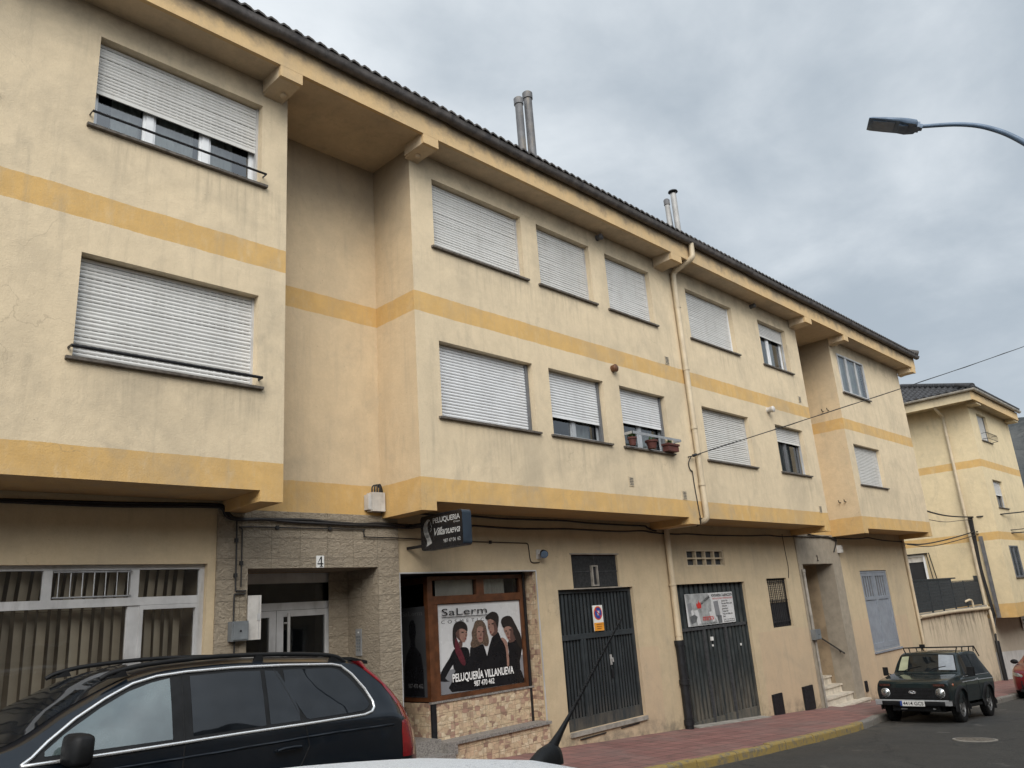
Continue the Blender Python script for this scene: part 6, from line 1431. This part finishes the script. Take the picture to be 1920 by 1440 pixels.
for a, b in ((-.05, -.42), (.50, .12)):
    mb = MB(); mb.tube([scr(1.125, a, .02), scr(1.17, lerp(a, b, .3), .022), scr(1.20, b, .02)], .008, 6); build('wiper', mb, M['trim'], nv, local=True)
mb = MB()
for k in range(18): mb.box(.88, .99, -.38 + k * .042 + (.03 if k > 8 else 0), -.355 + k * .042 + (.03 if k > 8 else 0), b2.top(.93, 0) - .02, b2.top(.93, 0) + .006)
build('bonnet_vent', mb, M['trim'], nv, local=True)
mb = MB(); fx = .055; mb.box(fx - .012, fx + .06, -.735, .735, .505, .735)
gr = build('grille', mb, M['trim'], nv, local=True)
mb = MB()
for k in range(7): mb.box(fx - .02, fx - .012, -.42, .42, .53 + k * .028, .54 + k * .028)
build('grille_bar', mb, M['black_iron'], gr, local=True)
mb = MB(); P = [(fx - .024, .075 * math.cos(t), .645 + .028 * math.sin(t)) for t in [k / 24 * 6.2832 for k in range(24)]]; mb.tube(P, .006, 6, closed=True); mb.tube(bez([(fx - .024, .045, .65), (fx - .026, 0, .628), (fx - .024, -.015, .66), (fx - .024, -.05, .64)], 5), .007, 6); build('emblem', mb, M['chrome'], gr, 60, local=True)
for s in (-1, 1):
    mb = MB(); c = (fx - .01, s * .575, .63); mb.lathe([(.095, 0), (.098, .02), (.086, .032)], c, (-1, 0, 0), 28, cap0=False, cap1=False); h = build('headlight', mb, M['chrome'], nv, 40, local=True)
    mb = MB(); mb.lathe([(.086, .022), (.07, .042), (.035, .055), (.003, .06)], c, (-1, 0, 0), 28, cap0=False); build('lens', mb, M['headlamp'], h, 60, local=True)
    mb = MB(); mb.box(fx - .022, fx + .03, s * .44, s * .70, .755, .825); ind = build('indicator_lamp', mb, M['trim'], nv, local=True)
    mb = MB(); mb.box(fx - .03, fx - .023, s * .46, s * .68, .77, .812); build('lens', mb, M['indicator'], ind, local=True)
    mb = MB(); p = b2.side(.30, .79); mb.lathe([(.030, -.01), (.026, .012), (.008, .018)], (.30, s * p, .79), (0, s, 0), 14); build('side_lamp', mb, M['amber'], nv, 50, local=True)
    mb = MB(); b2.patch(mb, [(1.20, .975), (1.30, 1.14), (1.42, 1.32), (1.52, 1.375), (2.02, 1.395)], [(1.20, .955), (2.02, .955)], s, .006, 18, 5); build('front_window', mb, M['glass_car'], nv, 60, local=True)
    mb = MB(); b2.patch(mb, [(2.09, 1.395), (2.70, 1.385), (2.80, 1.34), (2.92, 1.18), (3.0, 1.02)], [(2.09, .955), (2.92, .955), (3.0, .985)], s, .006, 18, 5); build('rear_window', mb, M['glass_car'], nv, 60, local=True)
    mb = MB(); mb.tube(b2.line([(1.16, .935), (2.05, .94), (3.05, .94)], s, .008, 10), .009, 6); mb.tube(b2.line([(.92, .825), (1.8, .83), (2.5, .835), (3.3, .83)], s, .012, 10), .012, 6); pieces('chrome_strip', mb, M['galv'], nv, smooth=60, local=True)
    mb = MB()
    for pts in ([(1.13, .90), (1.12, .6), (1.16, .42)], [(2.05, .90), (2.06, .6), (2.05, .42)], [(1.12, .91), (2.05, .915)]): mb.tube(b2.line(pts, s, .0, 10), .006, 6)
    pieces('door_seam', mb, M['trim'], nv, local=True)
    mb = MB(); q = b2.line([(1.82, .86), (1.97, .862)], s, .03, 3); mb.tube(q, .011, 6); build('door_handle', mb, M['chrome'], nv, 50, local=True)
    for cx in (.68, 2.66):
        mb = MB(); P = []
        for k in range(19):
            a = math.radians(lerp(-8, 188, k / 18)); xx, zz = cx + .405 * math.cos(a), .32 + .405 * math.sin(a); yy = b2.side(min(3.3, max(.1, xx)), min(.85, zz)); P.append([(cx + .385 * math.cos(a), s * (yy - .03), .32 + .385 * math.sin(a)), (cx + .385 * math.cos(a), s * (yy + .045), .32 + .385 * math.sin(a)), (cx + .425 * math.cos(a), s * (yy + .035), .32 + .425 * math.sin(a)), (cx + .455 * math.cos(a), s * (yy - .004), .32 + .455 * math.sin(a))])
        mb.grid(P); build('arch_trim', mb, M['trim'], nv, 50, local=True)
        wheel(nv, cx, s * .70, .325, .175, s, 8, rr=.60)
    mb = MB(); mb.box(1.05, 1.10, s * .77, s * .79, .14, .42); mb.box(3.04, 3.06, s * .60, s * .80, .16, .44); mb.box(1.15, 2.15, s * .66, s * .76, .30, .345); build('mud_flap', mb, M['rubber'], nv, local=True)
    mb = MB(); c = Vector((1.17, s * .93, 1.04)); mb.obox(c, (.035, s * .012, 0), (0, .062, 0), (0, 0, .095)); mb.tube([(1.2, s * .76, .95), (1.18, s * .88, .99)], .013, 6); m_ = build('mirror', mb, M['trim'], nv, local=True); bv = m_.modifiers.new('edge', 'BEVEL'); bv.width = .018; bv.segments = 2
    mb = MB(); mb.tube([(1.62, s * .56, 1.44), (1.62, s * .60, 1.555), (2.90, s * .60, 1.56), (3.18, s * .60, 1.33)], .014, 6)
    for x in (2.0, 2.5, 2.86): mb.tube([(x, s * .585, 1.44), (x, s * .60, 1.555)], .012, 6)
    build('rack_rail', mb, M['trim'], nv, 50, local=True)
mb = MB()
for x in (1.62, 2.1, 2.6, 2.9): mb.tube([(x, -.60, 1.553), (x, .60, 1.553)], .013, 6)
build('rack_bar', mb, M['trim'], nv, 50, local=True)
mb = MB(); mb.box(1.60, 1.66, .10, .21, 1.565, 1.63); build('roof_lamp', mb, M['trim'], nv, local=True)
mb = MB(); P = []
for y_ in [lerp(-.80, .80, k / 12) for k in range(13)]:
    bx = -.03 + .06 * max(0, abs(y_) - .72) / .08; P.append([(bx + .05, y_, .495), (bx, y_, .49), (bx - .012, y_, .455), (bx - .012, y_, .41), (bx, y_, .375), (bx + .05, y_, .37)])
mb.grid(P); mb.face(P[0]); mb.face(P[-1]); bp_ = build('bumper', mb, M['trim'], nv, 50, local=True)
mb = MB(); mb.grid([[(p[0] - .004 + .06 * 0, p[1], p[2]) for p in ((lerp(-.030, -.03, 1), y_, .494), (-.045, y_, .48), (-.046, y_, .465))] for y_ in (-.74, -.3, .3, .80)]); mb.box(-.05, -.035, -.80, -.66, .385, .475); mb.box(-.05, -.035, .66, .80, .385, .475); build('bumper_chrome', mb, M['galv'], bp_, local=True)
mb = MB(); mb.box(-.062, -.05, -.245, .265, .365, .475); pl = build('number_plate', mb, M['plate'], nv, local=True)
mb = MB(); mb.box(-.0635, -.0622, .222, .264, .367, .473); build('blue_band', mb, M['blue'], pl, local=True)
mb = MB(); text(mb, '4414 GCS', (-.0645, .205, .387), (0, -1, 0), (0, 0, 1), .425, .068, bold=.012); build('lettering', mb, M['black'], pl, local=True, fixn=False)
mb = MB(); mb.box(.25, 3.0, -.55, .55, .24, .37); mb.tube([(.68, -.6, .30), (.68, .6, .30)], .05, 8); mb.tube([(2.66, -.6, .30), (2.66, .6, .30)], .05, 8); mb.box(.1, .3, -.5, .5, .26, .36); mb.box(.05, .10, .18, .30, .29, .31, 1); mb.box(.05, .10, -.42, -.36, .30, .32, 1); build('chassis', mb, [M['trim'], M['galv']], nv, local=True)
mb = MB(); mb.obox((1.75, -.33, .88), (.22, 0, 0), (0, .2, 0), (0, 0, .05)); mb.obox((1.95, -.33, 1.08), (.05, 0, .0), (0, .2, 0), (.05, 0, .22)); mb.obox((1.75, .33, .88), (.22, 0, 0), (0, .2, 0), (0, 0, .05)); mb.obox((1.95, .33, 1.08), (.05, 0, 0), (0, .2, 0), (.05, 0, .22)); build('seat', mb, M['seat'], nv, local=True)
# ---------------- red car entering at the right edge
rc_ = empty('parked_hatchback', (20.95, -2.28, zroad(20.95)), 'red rounded hatchback parked behind the dark green off-roader', 'car', rot=(0, PITCHR, 0))
b3 = Body(0, 4.1, [(0, .34), (.15, .22), (.5, .2), (3.6, .2), (4.1, .38)], [(0, .52), (.06, .62), (.25, .74), (.7, .86), (1.2, .93), (2.5, .98), (3.6, 1.02), (4.0, .95), (4.1, .8)], [(0, .53), (.06, .66), (.25, .80), (.7, .93), (1.05, .99), (1.5, 1.22), (1.95, 1.43), (2.4, 1.50), (3.0, 1.49), (3.5, 1.40), (3.9, 1.12), (4.1, .82)],
          [(0, .50), (.1, .70), (.35, .83), (.7, .88), (3.6, .88), (4.1, .66)], [(0, .50), (.1, .70), (.35, .82), (.7, .87), (3.6, .86), (4.1, .66)], [(0, .45), (.4, .70), (1.2, .70), (1.9, .62), (3, .60), (3.8, .58), (4.1, .56)], roofr=.09, crown=.04)
body = build('body', b3.mesh(90), M['redpaint'], rc_, 40, local=True); cut_arches(body, [(.80, .32), (3.35, .32)], .37, .87)
mb = MB(); b3.screen(mb, 1.08, 1.92, .66, .55, .006, 12, 12); build('windscreen', mb, M['glass_car'], rc_, 60, local=True)
for s in (-1, 1):
    mb = MB(); P = []
    for k in range(8):
        t = k / 7; y_ = lerp(.50, .80, t); zc = lerp(.655, .72, t); h = lerp(.03, .07, t) * (1 - .5 * t ** 4)
        row = []
        for j in range(4):
            z = zc - h + 2 * h * j / 3; x = .02
            for q in range(60):
                x = q * .012
                if b3.side(x, min(z, sinterp(x, b3.zs) - .001)) >= y_ and sinterp(x, b3.zt) > z: break
            row.append((x - .012, s * y_, z))
        P.append(row)
    mb.grid(P); build('headlight', mb, M['headlamp'], rc_, 60, local=True)
    mb = MB(); b3.patch(mb, [(1.35, 1.02), (1.7, 1.24), (2.1, 1.38), (2.4, 1.41)], [(1.35, .98), (2.4, 1.01)], s, .006, 14, 4); b3.patch(mb, [(2.46, 1.41), (3.1, 1.38), (3.45, 1.2)], [(2.46, 1.01), (3.45, 1.06)], s, .006, 14, 4); build('side_window', mb, M['glass_car'], rc_, 60, local=True)
    for x in (.80, 3.35): wheel(rc_, x, s * .765, .32, .21, s, 5)
    mb = MB(); c = Vector((1.42, s * .97, 1.03)); P = []
    for k in range(7):
        t = -1 + k / 3; r_ = math.sqrt(max(.05, 1 - t * t * .9)); P.append([c + Vector((t * .05, .11 * math.cos(a) * r_, .07 * math.sin(a) * r_)) for a in [j / 14 * 6.2832 for j in range(14)]])
    mb.grid(P, 0, False, True); mb.face(P[0]); mb.face(P[-1]); mb.tube([(1.42, s * .82, .99), (1.42, s * .92, 1.01)], .02, 6); build('mirror', mb, M['trim'], rc_, 60, local=True)
mb = MB(); mb.obox((.10, 0, .42), (.09, 0, 0), (0, .56, 0), (0, 0, .10)); mb.obox((.06, 0, .26), (.08, 0, 0), (0, .60, 0), (0, 0, .04)); build('grille', mb, M['trim'], rc_, local=True)
# ---------------- white car right in front of the viewer: only its wet roof and aerial show
wc = empty('parked_white_car', (-9.293, -7.287, zroad(-9.293) - .018), 'white car with a wet speckled roof and a slanting black roof aerial', 'car', rot=(0, PITCHR, 0))
b4 = Body(0, 3.95, [(0, .34), (.15, .22), (3.6, .22), (3.95, .38)], [(0, .55), (.06, .66), (.3, .78), (.9, .88), (2.5, .96), (3.5, 1.0), (3.85, .95), (3.95, .8)], [(0, .56), (.06, .7), (.3, .84), (.9, .96), (1.15, 1.02), (1.65, 1.27), (2.0, 1.42), (2.4, 1.468), (3.0, 1.475), (3.5, 1.455), (3.66, 1.40), (3.82, 1.15), (3.95, .82)],
          [(0, .50), (.1, .70), (.35, .82), (3.5, .84), (3.95, .66)], [(0, .50), (.1, .70), (.35, .81), (3.5, .83), (3.95, .66)], [(0, .45), (.4, .68), (1.2, .68), (2.0, .62), (3.5, .61), (3.95, .58)], roofr=.10, crown=.045)
body = build('body', b4.mesh(110), M['whitepaint'], wc, 40, local=True); cut_arches(body, [(.78, .31), (3.25, .31)], .36, .83)
mb = MB(); b4.screen(mb, 1.18, 1.95, .64, .56, .006, 12, 12); b4.screen(mb, 3.68, 3.84, .54, .56, .006, 6, 12); build('windscreen', mb, M['glass_car'], wc, 60, local=True)
for s in (-1, 1):
    mb = MB(); b4.patch(mb, [(1.5, 1.05), (1.8, 1.24), (2.1, 1.36), (2.4, 1.385)], [(1.5, .98), (2.4, 1.0)], s, .006, 14, 4); b4.patch(mb, [(2.46, 1.385), (3.1, 1.38), (3.45, 1.28)], [(2.46, 1.0), (3.45, 1.03)], s, .006, 14, 4); build('side_window', mb, M['glass_car'], wc, 60, local=True)
    for x in (.78, 3.25): wheel(wc, x, s * .73, .31, .2, s, 5)
    mb = MB(); mb.obox((.22, s * .58, .66), (.1, -s * .05, 0), (0, .14, 0), (.02, 0, .06)); build('headlight', mb, M['headlamp'], wc, local=True)
mb = MB(); ax = 3.56; zt_ = b4.top(ax, 0) - .004; P = []
for x, w, h in ((-.052, .005, .003), (-.042, .018, .015), (-.012, .026, .034), (.018, .027, .043), (.038, .018, .036), (.046, .006, .003)):
    P.append([(ax + x, w * math.cos(a), zt_ + max(0, h * math.sin(a))) for a in [j / 12 * math.pi for j in range(13)]])
mb.grid(P); mb.face(P[0]); mb.face(P[-1])
an = build('aerial_base', mb, M['trim'], wc, 60, local=True)
mb = MB(); A0 = Vector((ax + .018, 0, zt_ + .028)); dA = Vector((.715, 0, .70)).normalized(); L = .40
pts = [A0 + dA * L * t for t in (0, .05, .12, .22, .4, .7, 1.0)]; mb.tube(pts, [.014, .010, .0068, .0045, .003, .0024, .002], 8)
for k in range(46):
    p = A0 + dA * L * lerp(.25, .98, k / 45); mb.tube([p, p + dA * .0035], lerp(.0046, .0028, k / 45), 6)
build('aerial_mast', mb, M['trim'], an, 60, local=True)
# ------------------------------------------------------------------ houses across the street (unseen, added for reflections and to block low sky)
ro = random.Random(31)
specs = [(-36, 46, 7.4, (.42, .35, .27), 'long plain tan house row across the street, mirrored in the car windows')]
for x0, x1, h, c, lab in specs:
    zb = -4.4; t = empty('row_house', ((x0 + x1) / 2, -11.6, zb), lab, 'house')
    zt = zb + h + .5; y0, y1 = -20.0, -11.6; mb = MB(); hs = []
    nx = 22
    for k in range(nx):
        cx = lerp(x0, x1, (k + .5) / nx)
        for z in (zb + 1.3, zb + 4.2): hs.append((cx - .55, cx + .55, z, z + 1.25))
    wall_holes(mb, x0, x1, zb - 1, zt, hs, y1, -.2)
    mb.face([(x0, y0, zb - 1), (x0, y1, zb - 1), (x0, y1, zt), (x0, y0, zt)]); mb.face([(x1, y0, zb - 1), (x1, y1, zb - 1), (x1, y1, zt), (x1, y0, zt)]); mb.face([(x0, y0, zb - 1), (x1, y0, zb - 1), (x1, y0, zt), (x0, y0, zt)])
    build('wall', mb, simple('opposite_render', c, .9, 0, .12, .6, dirt=((.2, .18, .15), .5)), t)
    mb = MB(); ym = (y0 + y1) / 2; rz = zt + 1.5
    for f in ([(x0 - .1, y1 + .5, zt - .15), (x1 + .1, y1 + .5, zt - .15), (x1 + .1, ym, rz), (x0 - .1, ym, rz)], [(x0 - .1, y0 - .5, zt - .15), (x1 + .1, y0 - .5, zt - .15), (x1 + .1, ym, rz), (x0 - .1, ym, rz)], [(x0, y1, zt), (x0, y0, zt), (x0, ym, rz)], [(x1, y1, zt), (x1, y0, zt), (x1, ym, rz)]): mb.face(f)
    build('roof', mb, M['tile'], t)
    for a, b, c0, d in hs:
        mb = MB(); y = y1 - .15
        for q in ((a, a + .06, c0, d), (b - .06, b, c0, d), (a + .06, b - .06, c0, c0 + .06), (a + .06, b - .06, d - .06, d), ((a + b) / 2 - .04, (a + b) / 2 + .04, c0 + .06, d - .06)): mb.box(q[0], q[1], y - .03, y + .03, q[2], q[3])
        w = build('window', mb, M['pvc'], t); mb = MB(); mb.face([(a + .06, y - .01, c0 + .06), (b - .06, y - .01, c0 + .06), (b - .06, y - .01, d - .06), (a + .06, y - .01, d - .06)]); build('pane', mb, M['glass_car'], w)
